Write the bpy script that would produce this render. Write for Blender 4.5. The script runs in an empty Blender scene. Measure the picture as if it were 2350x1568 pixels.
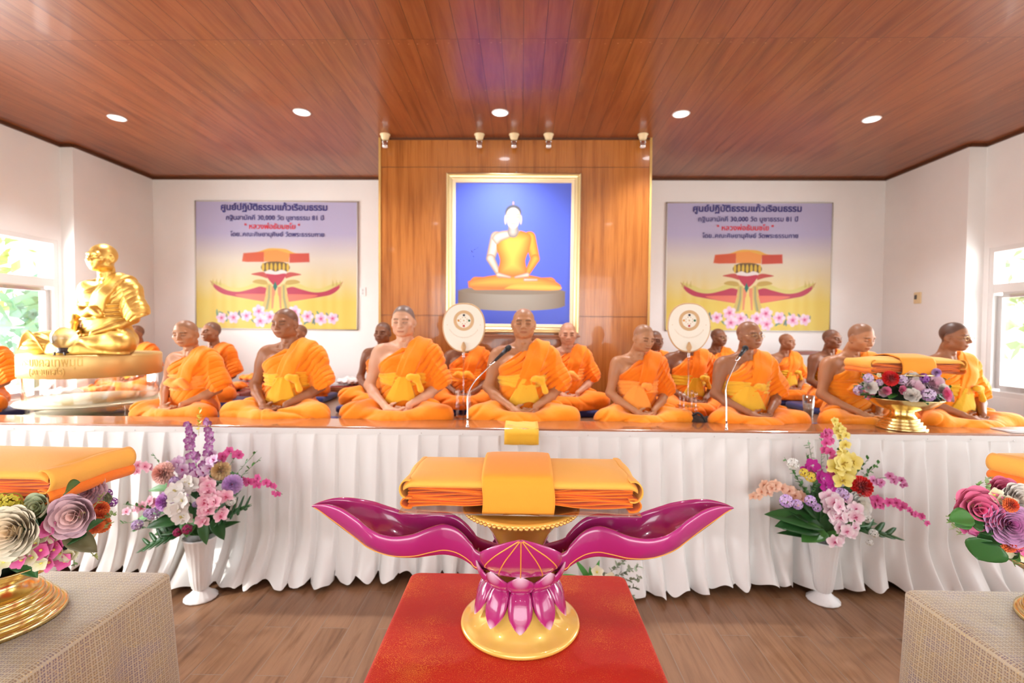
import bpy, math, random
import numpy as np
from mathutils import Vector, Matrix, Euler
sc = bpy.context.scene
COL = sc.collection
rnd = random.Random(7)
PI = math.pi
# ------------------------------------------------------------------ camera
FPX = 1130.0
CAMH = 1.75
cam_d = bpy.data.cameras.new('camera')
cam = bpy.data.objects.new('camera', cam_d)
COL.objects.link(cam)
cam_d.sensor_width = 36.0
cam_d.lens = FPX * 36.0 / 2350.0
cam_d.clip_start = 0.05
_yaw, _pitch, _roll = math.atan(21 / FPX), math.atan(30 / FPX), math.radians(0.42)
CR = Matrix.Rotation(_yaw, 3, 'Z') @ Matrix.Rotation(PI / 2 - _pitch, 3, 'X') @ Matrix.Rotation(_roll, 3, 'Z')
cam.matrix_world = Matrix.Translation((0, 0, CAMH)) @ CR.to_4x4()
cam_d.dof.use_dof = True
cam_d.dof.focus_distance = 1.62
cam_d.dof.aperture_fstop = 2.4
sc.camera = cam
# ------------------------------------------------------------------ view + world + light
sc.view_settings.view_transform = 'Standard'
sc.view_settings.look = 'None'
sc.view_settings.gamma = 1.0
sc.view_settings.use_curve_mapping = False
sc.view_settings.exposure = 0.68
try:
    sc.cycles.use_denoising = True
    sc.cycles.use_adaptive_sampling = True
    sc.cycles.adaptive_threshold = 0.1
    sc.cycles.adaptive_min_samples = 16
    sc.cycles.max_bounces = 6
    sc.cycles.diffuse_bounces = 3
    sc.cycles.glossy_bounces = 3
    sc.cycles.transparent_max_bounces = 8
    sc.cycles.caustics_reflective = False
    sc.cycles.caustics_refractive = False
    sc.cycles.sample_clamp_indirect = 6.0
except Exception:
    pass
world = bpy.data.worlds.new('sky')
sc.world = world
world.use_nodes = True
bg = world.node_tree.nodes['Background']
bg.inputs[0].default_value = (0.93, 0.97, 1.0, 1)
bg.inputs[1].default_value = 2.2

def light(kind, name, loc, rot, energy, color=(1, 1, 1), size=1, size_y=None, angle=None, blend=None):
    d = bpy.data.lights.new(name, kind)
    d.energy = energy
    d.color = color
    if kind == 'AREA':
        d.shape = 'RECTANGLE' if size_y else 'DISK'
        d.size = size
        if size_y: d.size_y = size_y
    if kind == 'SPOT':
        d.spot_size = angle; d.spot_blend = blend; d.shadow_soft_size = size
    if kind == 'SUN':
        d.angle = math.radians(2)
    o = bpy.data.objects.new(name, d)
    o.location = loc; o.rotation_euler = rot
    COL.objects.link(o)
    return o

ZC = 3.69            # ceiling
YB = 6.4             # back wall
light('SUN', 'sun', (-5, 2, 8), (math.radians(28), math.radians(-52), 0), 3.0, (1, .97, .9))
# daylight through the windows of the two side walls plus an added fill lamp behind the camera
light('AREA', 'daylight_left_corner_window', (-5.6, 3.95, 1.9), (PI / 2, 0, -PI / 2), 260, (.97, .99, 1), 2.5, 1.9)
light('AREA', 'daylight_right_corner_window', (5.42, 3.95, 1.9), (PI / 2, 0, PI / 2), 130, (.97, .99, 1), 2.5, 1.9)
light('AREA', 'daylight_left_windows', (-4.9, .6, 1.9), (PI / 2, 0, -PI / 2), 70, (.97, .99, 1), 5.0, 1.7)
light('AREA', 'daylight_right_windows', (4.75, .6, 1.9), (PI / 2, 0, PI / 2), 35, (.97, .99, 1), 5.0, 1.7)
light('AREA', 'added_front_fill', (0, -3.6, 1.9), (PI / 2, 0, 0), 80, (1, .985, .96), 5.0, 2.6)
LAMPS = []           # filled by the downlight builder

# ------------------------------------------------------------------ pixel helpers (real world points on real planes)
def ray(px, py):
    return CR @ Vector(((px - 1175) / FPX, -(py - 784) / FPX, -1))
def P(px, py, Y):
    r = ray(px, py); t = Y / r.y
    return Vector((r.x * t, Y, CAMH + r.z * t))
def PZ(px, py, z):
    r = ray(px, py); t = (z - CAMH) / r.z
    return Vector((r.x * t, r.y * t, z))

# ------------------------------------------------------------------ materials
MATS = {}
def mat(name, color=(.8, .8, .8), rough=.5, metal=0., spec=.5, attr=None, coat=0., trans=0., ior=1.45, sheen=0., sss=0., bump=None, alpha=1., emit=None, coatr=.05):
    if name in MATS: return MATS[name]
    m = bpy.data.materials.new(name)
    m.use_nodes = True
    nt = m.node_tree
    b = nt.nodes['Principled BSDF']
    b.inputs['Base Color'].default_value = (*color, 1)
    b.inputs['Roughness'].default_value = rough
    b.inputs['Metallic'].default_value = metal
    b.inputs['Specular IOR Level'].default_value = spec
    b.inputs['Coat Weight'].default_value = coat
    b.inputs['Coat Roughness'].default_value = coatr
    b.inputs['Transmission Weight'].default_value = trans
    b.inputs['IOR'].default_value = ior
    b.inputs['Sheen Weight'].default_value = sheen
    if sss:
        b.inputs['Subsurface Weight'].default_value = sss
        b.inputs['Subsurface Radius'].default_value = (.02, .008, .004)
    b.inputs['Alpha'].default_value = alpha
    if emit:
        b.inputs['Emission Color'].default_value = (*emit[0], 1)
        b.inputs['Emission Strength'].default_value = emit[1]
    if attr:
        a = nt.nodes.new('ShaderNodeVertexColor'); a.layer_name = attr
        nt.links.new(a.outputs[0], b.inputs['Base Color'])
    if bump:
        scale, dist, detail, stretch = bump
        tc = nt.nodes.new('ShaderNodeTexCoord'); mp = nt.nodes.new('ShaderNodeMapping')
        mp.inputs['Scale'].default_value = stretch
        n = nt.nodes.new('ShaderNodeTexNoise'); n.inputs['Scale'].default_value = scale; n.inputs['Detail'].default_value = detail
        bp = nt.nodes.new('ShaderNodeBump'); bp.inputs['Distance'].default_value = dist; bp.inputs['Strength'].default_value = 1
        nt.links.new(tc.outputs['Object'], mp.inputs[0]); nt.links.new(mp.outputs[0], n.inputs['Vector'])
        nt.links.new(n.outputs[0], bp.inputs['Height']); nt.links.new(bp.outputs[0], b.inputs['Normal'])
    MATS[name] = m
    return m

class NT:
    """small node-graph helper"""
    def __init__(s, m): s.nt = m.node_tree; s.b = s.nt.nodes['Principled BSDF']
    def n(s, t, **kw):
        x = s.nt.nodes.new('ShaderNode' + t)
        for k, v in kw.items(): setattr(x, k, v)
        return x
    def l(s, a, b): s.nt.links.new(a, b)
    def math(s, op, a, b=None, c=None):
        x = s.n('Math', operation=op)
        for i, v in enumerate((a, b, c)):
            if v is None: continue
            if isinstance(v, (int, float)): x.inputs[i].default_value = v
            else: s.l(v, x.inputs[i])
        return x.outputs[0]
    def ramp(s, fac, stops):
        x = s.n('ValToRGB'); s.l(fac, x.inputs[0])
        e = x.color_ramp.elements
        while len(e) < len(stops): e.new(.5)
        for q, (p, c) in zip(e, stops): q.position = p; q.color = (*c, 1)
        return x.outputs[0]
    def mix(s, f, a, b, mode='MIX'):
        x = s.n('Mix', data_type='RGBA', blend_type=mode)
        for i, v in ((0, f), (6, a), (7, b)):
            if isinstance(v, (int, float)): x.inputs[i].default_value = v
            elif isinstance(v, tuple): x.inputs[i].default_value = (*v, 1)
            else: s.l(v, x.inputs[i])
        return x.outputs[2]
    def xyz(s, scale=(1, 1, 1)):
        tc = s.n('TexCoord'); mp = s.n('Mapping'); mp.inputs['Scale'].default_value = scale
        s.l(tc.outputs['Object'], mp.inputs[0])
        sp = s.n('SeparateXYZ'); s.l(mp.outputs[0], sp.inputs[0])
        return mp.outputs[0], sp.outputs
    def bump(s, h, dist, strength=1.):
        x = s.n('Bump'); x.inputs['Distance'].default_value = dist; x.inputs['Strength'].default_value = strength
        s.l(h, x.inputs['Height']); s.l(x.outputs[0], s.b.inputs['Normal'])

def planks_mat(name, w, L, stag, cols, rough, grout, groutw, gscale=1., axis='Y', coat=0., seams=None, dark=.55):
    """boards running along one axis with seams and a long grain"""
    m = mat(name, rough=rough, coat=coat); g = NT(m)
    _, o = g.xyz()
    X, Y = (o[0], o[1]) if axis == 'Y' else (o[0], o[2])
    u = g.math('DIVIDE', X, w)
    iu = g.math('FLOOR', u); fu = g.math('FRACT', u)
    off = g.math('MULTIPLY', iu, stag)
    v = g.math('ADD', g.math('DIVIDE', Y, L), off)
    iv = g.math('FLOOR', v); fv = g.math('FRACT', v)
    cb = g.n('CombineXYZ'); g.l(iu, cb.inputs[0]); g.l(iv, cb.inputs[1])
    wn = g.n('TexWhiteNoise', noise_dimensions='3D'); g.l(cb.outputs[0], wn.inputs['Vector'])
    gx = g.math('MULTIPLY', X, 16 * gscale); gy = g.math('ADD', g.math('MULTIPLY', Y, 1.3 * gscale), g.math('MULTIPLY', wn.outputs[0], 37))
    cg = g.n('CombineXYZ'); g.l(gx, cg.inputs[0]); g.l(gy, cg.inputs[1]); g.l(g.math('MULTIPLY', iu, 3.1), cg.inputs[2])
    n1 = g.n('TexNoise'); n1.inputs['Scale'].default_value = 1.; n1.inputs['Detail'].default_value = 6; n1.inputs['Roughness'].default_value = .6
    n1.inputs['Distortion'].default_value = .4
    g.l(cg.outputs[0], n1.inputs['Vector'])
    c = g.ramp(n1.outputs[0], [(.25 + .5 * i / (len(cols) - 1), q) for i, q in enumerate(cols)])
    val = g.math('MULTIPLY_ADD', wn.outputs[0], 1 - dark, dark)
    val = g.math('MINIMUM', g.math('ADD', val, .12), 1.1)
    hs = g.n('HueSaturation'); g.l(c, hs.inputs['Color']); g.l(val, hs.inputs['Value'])
    eu = g.math('MINIMUM', fu, g.math('SUBTRACT', 1, fu)); eu = g.math('MULTIPLY', eu, w)
    ev = g.math('MINIMUM', fv, g.math('SUBTRACT', 1, fv)); ev = g.math('MULTIPLY', ev, L)
    seam = g.math('LESS_THAN', g.math('MINIMUM', eu, ev), groutw)
    fin = g.mix(seam, hs.outputs[0], grout)
    g.l(fin, g.b.inputs['Base Color'])
    h = g.math('SUBTRACT', g.math('MULTIPLY', n1.outputs[0], .3), seam)
    g.bump(h, .0012)
    return m

def veneer_mat(name, cols, rough=.25, coat=.5):
    m = mat(name, rough=rough, coat=coat); g = NT(m)
    v, o = g.xyz((9, 9, .45))
    n = g.n('TexNoise'); n.inputs['Scale'].default_value = 2.2; n.inputs['Detail'].default_value = 8; n.inputs['Distortion'].default_value = .3
    g.l(v, n.inputs['Vector'])
    v2, _ = g.xyz((60, 60, 1.2))
    n2 = g.n('TexNoise'); n2.inputs['Scale'].default_value = 3; n2.inputs['Detail'].default_value = 3; g.l(v2, n2.inputs['Vector'])
    f = g.math('ADD', g.math('MULTIPLY', n.outputs[0], .65), g.math('MULTIPLY', n2.outputs[0], .35))
    g.l(g.ramp(f, [(.3 + .4 * i / (len(cols) - 1), q) for i, q in enumerate(cols)]), g.b.inputs['Base Color'])
    return m

# ------------------------------------------------------------------ mesh helpers
def mk(name, V, F, m, col=None, smooth=True, uv=None):
    me = bpy.data.meshes.new(name)
    V = np.asarray(V, dtype=np.float32)
    if isinstance(F, np.ndarray) and F.ndim == 2:
        k = F.shape[1]
        me.vertices.add(len(V)); me.vertices.foreach_set('co', V.ravel())
        me.loops.add(F.size); me.loops.foreach_set('vertex_index', F.ravel().astype(np.int32))
        me.polygons.add(len(F))
        me.polygons.foreach_set('loop_start', np.arange(0, F.size, k, dtype=np.int32))
        me.polygons.foreach_set('loop_total', np.full(len(F), k, dtype=np.int32))
        me.update(calc_edges=True)
    else:
        me.from_pydata([tuple(map(float, v)) for v in V], [], [tuple(map(int, f)) for f in F])
    me.validate()
    me.polygons.foreach_set('use_smooth', [smooth] * len(me.polygons))
    for q in (m if isinstance(m, (list, tuple)) else [m]): me.materials.append(q)
    if col is not None:
        a = me.color_attributes.new('Col', 'FLOAT_COLOR', 'POINT')
        c = np.ones((len(V), 4), dtype=np.float32); c[:, :3] = np.asarray(col, dtype=np.float32)
        a.data.foreach_set('color', c.ravel())
    me.update()
    return me
def tag(o, label=None, cat=None, group=None, kind=None):
    if label: o['label'] = label
    if cat: o['category'] = cat
    if group: o['group'] = group
    if kind: o['kind'] = kind
    return o
def ob(name, me, parent=None, loc=None, rot=None, scale=None):
    o = bpy.data.objects.new(name, me); COL.objects.link(o)
    if parent is not None: o.parent = parent
    if loc is not None: o.location = loc
    if rot is not None: o.rotation_euler = rot
    if scale is not None: o.scale = (scale,) * 3 if isinstance(scale, (int, float)) else scale
    return o
def thing(name, label, cat, loc=(0, 0, 0), rz=0., group=None):
    o = bpy.data.objects.new(name, None); COL.objects.link(o)
    o.empty_display_size = .05
    o.location = loc; o.rotation_euler = (0, 0, rz)
    return tag(o, label, cat, group)
def copy_tree(o, parent=None):
    c = o.copy(); COL.objects.link(c); c.parent = parent
    for ch in list(o.children): copy_tree(ch, c)
    return c

class MB:
    def __init__(s): s.V = []; s.F = []; s.C = []
    def add(s, V, F, col=(1, 1, 1)):
        n = len(s.V)
        s.V += [tuple(v) for v in V]; s.F += [tuple(i + n for i in f) for f in F]
        s.C += [tuple(col)] * len(V) if not isinstance(col, np.ndarray) or col.ndim == 1 else [tuple(c) for c in col]
        return s
    def box(s, c, d, col=(1, 1, 1), rz=0., bev=0.):
        x, y, z = d[0] / 2, d[1] / 2, d[2] / 2
        if bev <= 0:
            V = [(i, j, k) for i in (-x, x) for j in (-y, y) for k in (-z, z)]
            F = [(0, 1, 3, 2), (4, 6, 7, 5), (0, 4, 5, 1), (2, 3, 7, 6), (0, 2, 6, 4), (1, 5, 7, 3)]
        else:
            b = bev; V = []; 
            ring = []
            for q, (sx, sy) in enumerate(((1, 1), (-1, 1), (-1, -1), (1, -1))):
                for a in range(4):
                    an = PI / 2 * q + PI / 2 * a / 3
                    ring.append((sx * (x - b) + b * math.cos(an), sy * (y - b) + b * math.sin(an)))
            lv = [(-z, b * .9), (-z + b * .3, b * .3), (-z + b, 0), (z - b, 0), (z - b * .3, b * .3), (z, b * .9)]
            for zz, ins in lv:
                for (px, py) in ring:
                    V.append((px - math.copysign(min(ins, abs(px)), px), py - math.copysign(min(ins, abs(py)), py), zz))
            m = len(ring); F = []
            for k in range(len(lv) - 1):
                for i in range(m): F.append((k * m + i, k * m + (i + 1) % m, (k + 1) * m + (i + 1) % m, (k + 1) * m + i))
            F.append(tuple(range(m))[::-1]); F.append(tuple((len(lv) - 1) * m + i for i in range(m)))
        ca, sa = math.cos(rz), math.sin(rz)
        return s.add([(c[0] + v[0] * ca - v[1] * sa, c[1] + v[0] * sa + v[1] * ca, c[2] + v[2]) for v in V], F, col)
    def lathe(s, prof, n=48, c=(0, 0, 0), col=(1, 1, 1), flute=None, cap=True):
        V = []; F = []
        for (r, z) in prof:
            for i in range(n):
                a = 2 * PI * i / n
                rr = r * (1 + (flute[1] * math.cos(flute[0] * a) if flute else 0))
                V.append((c[0] + rr * math.cos(a), c[1] + rr * math.sin(a), c[2] + z))
        for k in range(len(prof) - 1):
            for i in range(n): F.append((k * n + i, k * n + (i + 1) % n, (k + 1) * n + (i + 1) % n, (k + 1) * n + i))
        if cap:
            F.append(tuple(range(n))[::-1]); F.append(tuple((len(prof) - 1) * n + i for i in range(n)))
        return s.add(V, F, col)
    def tube(s, pts, r, n=8, col=(1, 1, 1)):
        pts = [Vector(p) for p in pts]; m = len(pts); V = []; F = []
        rs = r if isinstance(r, (list, tuple)) else [r] * m
        up = Vector((0, 0, 1)); prev = None
        for i, p in enumerate(pts):
            t = (pts[min(i + 1, m - 1)] - pts[max(i - 1, 0)]).normalized()
            if prev is None:
                a = t.cross(up if abs(t.z) < .9 else Vector((1, 0, 0))).normalized()
            else: a = (prev - t * prev.dot(t)).normalized()
            prev = a; b = t.cross(a)
            for k in range(n):
                an = 2 * PI * k / n
                V.append(p + (a * math.cos(an) + b * math.sin(an)) * rs[i])
        for i in range(m - 1):
            for k in range(n): F.append((i * n + k, i * n + (k + 1) % n, (i + 1) * n + (k + 1) % n, (i + 1) * n + k))
        F.append(tuple(range(n))[::-1]); F.append(tuple((m - 1) * n + k for k in range(n)))
        return s.add(V, F, col)
    def ball(s, c, r, col=(1, 1, 1), n=12, m=8):
        r = (r, r, r) if isinstance(r, (int, float)) else r
        V = [(c[0], c[1], c[2] - r[2])]; F = []
        for j in range(1, m):
            t = -PI / 2 + PI * j / m
            for i in range(n):
                a = 2 * PI * i / n
                V.append((c[0] + r[0] * math.cos(t) * math.cos(a), c[1] + r[1] * math.cos(t) * math.sin(a), c[2] + r[2] * math.sin(t)))
        V.append((c[0], c[1], c[2] + r[2])); L = len(V) - 1
        for i in range(n):
            F.append((0, 1 + (i + 1) % n, 1 + i)); F.append((L, L - n + i, L - n + (i + 1) % n))
        for j in range(m - 2):
            for i in range(n): F.append((1 + j * n + i, 1 + j * n + (i + 1) % n, 1 + (j + 1) * n + (i + 1) % n, 1 + (j + 1) * n + i))
        return s.add(V, F, col)
    def grid(s, G, col=(1, 1, 1), closed=False):
        """G: array (a,b,3)"""
        G = np.asarray(G); a, b = G.shape[:2]
        F = []
        for i in range(a - 1):
            for j in range(b - (0 if closed else 1)):
                F.append((i * b + j, i * b + (j + 1) % b, (i + 1) * b + (j + 1) % b, (i + 1) * b + j))
        c = col if not isinstance(col, np.ndarray) else col.reshape(-1, 3) if col.ndim == 3 else col
        return s.add(G.reshape(-1, 3), F, c)
    def me(s, name, m, smooth=True, col=False):
        return mk(name, s.V, s.F, m, s.C if col else None, smooth)
    def build(s, name, m, parent=None, loc=None, rot=None, scale=None, smooth=True, col=False):
        return ob(name, s.me(name, m, smooth, col), parent, loc, rot, scale)
def solid(o, t, off=0, bev=0):
    md = o.modifiers.new('solid', 'SOLIDIFY'); md.thickness = t; md.offset = off
    return o
def subsurf(o, n=1):
    md = o.modifiers.new('sub', 'SUBSURF'); md.levels = n; md.render_levels = n
    return o
def autosmooth(o, ang=35):
    md = o.modifiers.new('bev', 'BEVEL'); md.width = .004; md.segments = 2; md.limit_method = 'ANGLE'; md.angle_limit = math.radians(ang)
    return o

# ------------------------------------------------------------------ distance-field modelling (smooth unions -> one continuous surface)
class Field:
    def __init__(s, xs, ys, zs):
        s.x, s.y, s.z = [np.asarray(a, dtype=np.float32) for a in (xs, ys, zs)]
        s.D = np.full((len(xs), len(ys), len(zs)), 1.0, dtype=np.float32)
    def win(s, lo, hi):
        sl = []; ax = []
        for a, l, h in zip((s.x, s.y, s.z), lo, hi):
            i0 = max(0, np.searchsorted(a, l) - 2); i1 = min(len(a), np.searchsorted(a, h) + 2)
            sl.append(slice(i0, i1)); ax.append(a[i0:i1])
        return tuple(sl), ax[0][:, None, None], ax[1][None, :, None], ax[2][None, None, :]
    def comb(s, f, lo, hi, k, mode):
        m = k + .03
        sl, X, Y, Z = s.win([a - m for a in lo], [a + m for a in hi])
        d = f(X, Y, Z); A = s.D[sl]
        if mode == 'u':
            if k > 0:
                h = np.maximum(k - np.abs(A - d), 0) / k
                s.D[sl] = np.minimum(A, d) - h * h * k * .25
            else: s.D[sl] = np.minimum(A, d)
        else:
            d = -d
            if k > 0:
                h = np.maximum(k - np.abs(A - d), 0) / k
                s.D[sl] = np.maximum(A, d) + h * h * k * .25
            else: s.D[sl] = np.maximum(A, d)
    def cap(s, a, b, ra, rb=None, k=.02, mode='u', fy=1.):
        rb = ra if rb is None else rb
        a = np.array(a, dtype=np.float32); b = np.array(b, dtype=np.float32); ab = b - a; L = float(ab @ ab) + 1e-9
        def f(X, Y, Z):
            px, py, pz = X - a[0], Y - a[1], Z - a[2]
            t = np.clip((px * ab[0] + py * ab[1] + pz * ab[2]) / L, 0, 1)
            return np.sqrt((px - t * ab[0]) ** 2 + (py - t * ab[1]) ** 2 + (pz - t * ab[2]) ** 2) - (ra + (rb - ra) * t)
        R = max(ra, rb)
        s.comb(f, np.minimum(a, b) - R, np.maximum(a, b) + R, k, mode)
    def ell(s, c, r, k=.02, mode='u', rot=None):
        r = (r, r, r) if isinstance(r, (int, float)) else r
        M = np.eye(3) if rot is None else np.array(Euler(rot).to_matrix()).T
        def f(X, Y, Z):
            p = (X - c[0], Y - c[1], Z - c[2])
            q = [M[i, 0] * p[0] + M[i, 1] * p[1] + M[i, 2] * p[2] for i in range(3)]
            k0 = np.sqrt((q[0] / r[0]) ** 2 + (q[1] / r[1]) ** 2 + (q[2] / r[2]) ** 2)
            k1 = np.sqrt((q[0] / r[0] ** 2) ** 2 + (q[1] / r[1] ** 2) ** 2 + (q[2] / r[2] ** 2) ** 2) + 1e-6
            return k0 * (k0 - 1) / k1
        R = max(r) if rot is not None else 0
        ext = [R] * 3 if rot is not None else r
        s.comb(f, [c[i] - ext[i] for i in range(3)], [c[i] + ext[i] for i in range(3)], k, mode)
    def grids(s):
        return s.x[:, None, None], s.y[None, :, None], s.z[None, None, :]
    def mesh(s):
        D = s.D.copy()
        D[0] = D[-1] = 1; D[:, 0] = D[:, -1] = 1; D[:, :, 0] = D[:, :, -1] = 1
        S = D < 0
        nx, ny, nz = D.shape
        cnt = np.zeros((nx - 1, ny - 1, nz - 1), dtype=np.int8)
        for i in (0, 1):
            for j in (0, 1):
                for k in (0, 1): cnt += S[i:nx - 1 + i, j:ny - 1 + j, k:nz - 1 + k]
        I, J, K = np.nonzero((cnt > 0) & (cnt < 8))
        acc = np.zeros((len(I), 3), dtype=np.float32); w = np.zeros(len(I), dtype=np.float32)
        C = [(i, j, k) for i in (0, 1) for j in (0, 1) for k in (0, 1)]
        for a in C:
            for b in C:
                if sum(b) - sum(a) != 1 or sum(abs(b[q] - a[q]) for q in range(3)) != 1: continue
                d0 = D[I + a[0], J + a[1], K + a[2]]; d1 = D[I + b[0], J + b[1], K + b[2]]
                m = (d0 < 0) != (d1 < 0)
                t = np.where(m, d0 / np.where(m, d0 - d1, 1), 0)
                pa = np.stack([s.x[I + a[0]], s.y[J + a[1]], s.z[K + a[2]]], 1); pb = np.stack([s.x[I + b[0]], s.y[J + b[1]], s.z[K + b[2]]], 1)
                acc += np.where(m[:, None], pa + (pb - pa) * t[:, None], 0); w += m
        V = acc / np.maximum(w, 1)[:, None]
        idx = np.full(cnt.shape, -1, dtype=np.int32); idx[I, J, K] = np.arange(len(I))
        Q = []
        for ax in range(3):
            a = [slice(None)] * 3; b = [slice(None)] * 3; a[ax] = slice(0, -1); b[ax] = slice(1, None)
            s0 = S[tuple(a)]; s1 = S[tuple(b)]
            o1, o2 = [q for q in range(3) if q != ax]
            E = np.array(np.nonzero(s0 != s1))
            E = E[:, (E[o1] > 0) & (E[o2] > 0) & (E[o1] < D.shape[o1] - 1) & (E[o2] < D.shape[o2] - 1)]
            ins = s0[E[0], E[1], E[2]]
            def g(d1, d2):
                e = E.copy(); e[o1] -= d1; e[o2] -= d2
                return idx[e[0], e[1], e[2]]
            q = np.stack([g(1, 1), g(0, 1), g(0, 0), g(1, 0)], 1)
            flip = ins if ax != 1 else ~ins
            q = np.where(flip[:, None], q, q[:, ::-1])
            Q.append(q[(q >= 0).all(1)])
        return V, np.concatenate(Q).astype(np.int32)
def axis(segs):
    """segs: list of (start, end, step)"""
    out = []
    for a, b, h in segs: out.append(np.arange(a, b - 1e-6, h))
    out.append([segs[-1][1]])
    return np.concatenate(out)
def sms(x, a, b):
    t = np.clip((x - a) / (b - a), 0, 1); return t * t * (3 - 2 * t)
# ------------------------------------------------------------------ the seated figure
XS = axis([(-.48, -.10, .0065), (-.10, -.012, .0035), (-.012, .012, .003), (.012, .10, .0035), (.10, .48, .0065)])
YS = axis([(-.40, -.27, .006), (-.27, -.15, .0045), (-.15, -.06, .003), (-.06, .24, .0065)])
ZS = axis([(-.02, .09, .006), (.09, .19, .0038), (.19, .655, .007), (.655, .83, .0028), (.83, .90, .006)])
CXS = axis([(-.50, .50, .0058)]); CYS = axis([(-.42, .24, .0062)]); CZS = axis([(-.02, .66, .0056)])

def torso(f, g=0., k=.05, belly=0.):
    f.ell((0, .05, .12), (.175 + g, .135 + g, .12 + g), k)
    f.ell((0, .03 - belly * .5, .24), (.148 + g + belly, .112 + g + belly, .13 + g), k)
    f.ell((0, .045, .38), (.165 + g, .108 + g, .12 + g), k)
    f.ell((-.075, .0, .435), (.085 + g, .07 + g, .065 + g), k * .6)
    f.ell((.075, .0, .435), (.085 + g, .07 + g, .065 + g), k * .6)
    f.cap((-.155, .055, .515), (.155, .055, .515), .055 + g, k=k)
    f.cap((-.13, .065, .53), (-.035, .055, .60), .042 + g, .034 + g, k=.03)
    f.cap((.13, .065, .53), (.035, .055, .60), .042 + g, .034 + g, k=.03)

def hand(f, s, z, y, g=0.):
    """s=-1: the hand coming from -x, fingers towards +x; palm up, fingers gently curled"""
    w = (s * .085, -.165, z + .02)
    f.cap(w, (s * .05, y, z), .021, .024, k=.018)
    f.ell((s * .035, y - .002, z), (.042, .036, .0145), k=.015)
    f.ell((s * .05, y + .02, z + .008), (.028, .016, .014), k=.014)        # ball of the thumb
    L = (.066, .076, .071, .056)
    for i in range(4):
        yy = y - .027 + i * .018
        x0 = s * .008; l = L[i]
        a = (x0, yy, z); b = (x0 - s * l * .45, yy - .002, z - .004); c = (x0 - s * l * .8, yy - .001, z + .003); d = (x0 - s * l, yy, z + .013)
        f.cap(a, b, .0088, .0082, k=.006); f.cap(b, c, .0082, .0076, k=.005); f.cap(c, d, .0076, .0066, k=.005)
    f.cap((s * .05, y + .026, z + .012), (s * .026, y + .03, z + .032), .0115, .0095, k=.01)
    f.cap((s * .026, y + .03, z + .032), (s * .003, y + .02, z + .041), .0092, .0075, k=.006)

def body_field(old=0.):
    f = Field(XS, YS, ZS)
    # legs, folded
    for s in (-1, 1):
        f.cap((s * .10, .03, .085), (s * .30, -.17, .07), .085, .06, k=.04)
        f.cap((s * .30, -.17, .065), (-s * .10, -.25, .045), .052, .036, k=.03)
        f.ell((-s * .16, -.235, .045), (.09, .04, .032), k=.02)
    torso(f)
    # arms
    for s in (-1, 1):
        f.ell((s * .178, .05, .495), (.058, .058, .062), k=.05)
        f.cap((s * .188, .05, .48), (s * .245, .015, .27), .045, .036, k=.03)
        f.ell((s * .205, .035, .42), (.046, .048, .07), k=.03)
        f.cap((s * .245, .015, .27), (s * .19, -.055, .215), .038, .036, k=.02)
        f.cap((s * .19, -.055, .215), (s * .085, -.165, .155), .035, .022, k=.02)
    hand(f, 1, .105, -.20)
    hand(f, -1, .130, -.205)
    # collar bones, navel side softening
    for s in (-1, 1):
        f.cap((s * .02, -.005, .545), (s * .14, .02, .56), .011, .010, k=.022)
    # neck
    f.cap((0, .06, .55), (0, .035, .68), .058, .054, k=.03)
    for s in (-1, 1):
        f.cap((s * .05, .03, .69), (s * .015, .0, .555), .014, .012, k=.02)
    f.ell((0, -.012, .62), (.013, .012, .017), k=.02)
    # skull and face
    f.ell((0, .022, .792), (.0735, .094, .086), k=.03)
    f.ell((0, -.012, .74), (.062, .07, .07), k=.03)
    f.ell((0, -.018, .705), (.053, .056, .042), k=.03)
    f.ell((0, -.056, .678), (.026, .022, .018), k=.028)
    for s in (-1, 1):
        f.ell((s * .044, .0, .70), (.02, .03, .026), k=.025)
        f.ell((s * .041, -.05, .742), (.025, .024, .02), k=.022)
    f.cap((-.036, -.066, .789), (.036, -.066, .789), .012, k=.018)
    for s in (-1, 1):
        f.ell((s * .031, -.085, .768), (.0165, .014, .0105), k=.014, mode='s')
        f.ell((s * .031, -.0665, .7675), (.0165, .0125, .0105), k=.005)
        f.cap((s * .017, -.0795, .7625), (s * .046, -.0725, .7635), .0026, .0022, k=.004)
    f.cap((0, -.078, .778), (0, -.096, .742), .0065, .0100, k=.014)
    f.ell((0, -.0975, .7375), (.0115, .0115, .0095), k=.008)
    for s in (-1, 1):
        f.ell((s * .0125, -.088, .7345), (.0085, .0095, .0078), k=.006)
        f.ell((s * .0065, -.0955, .7275), (.0035, .005, .003), k=.003, mode='s')
        f.ell((s * .03, -.0635, .715), (.012, .012, .02), k=.02)
    f.ell((0, -.071, .714), (.024, .014, .014), k=.014)
    f.ell((-.008, -.0825, .7085), (.0155, .0075, .0048), k=.006)
    f.ell((.008, -.0825, .7085), (.0155, .0075, .0048), k=.006)
    f.ell((0, -.0805, .6985), (.0185, .0082, .0058), k=.006)
    f.cap((-.021, -.0835, .7036), (.021, -.0835, .7036), .0016, k=.003, mode='s')
    for s in (-1, 1):
        f.ell((s * .0765, .018, .757), (.0085, .0185, .033), k=.007, rot=(.12, 0, s * -.35))
        f.ell((s * .0855, .008, .762), (.006, .0095, .018), k=.005, mode='s')
        f.ell((s * .0735, .008, .727), (.007, .010, .010), k=.006)
    return f

def hnoise(X, Y, Z, s=1.):
    return (np.sin(X * 23 * s + 1.7 * np.sin(Z * 17 * s + 2 * Y)) * np.cos(Z * 19 * s + 1.3 * np.sin(X * 13 * s)) + .6 * np.sin(Y * 31 * s + 2.1 * np.cos(X * 29 * s + Z * 11 * s)))

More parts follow.
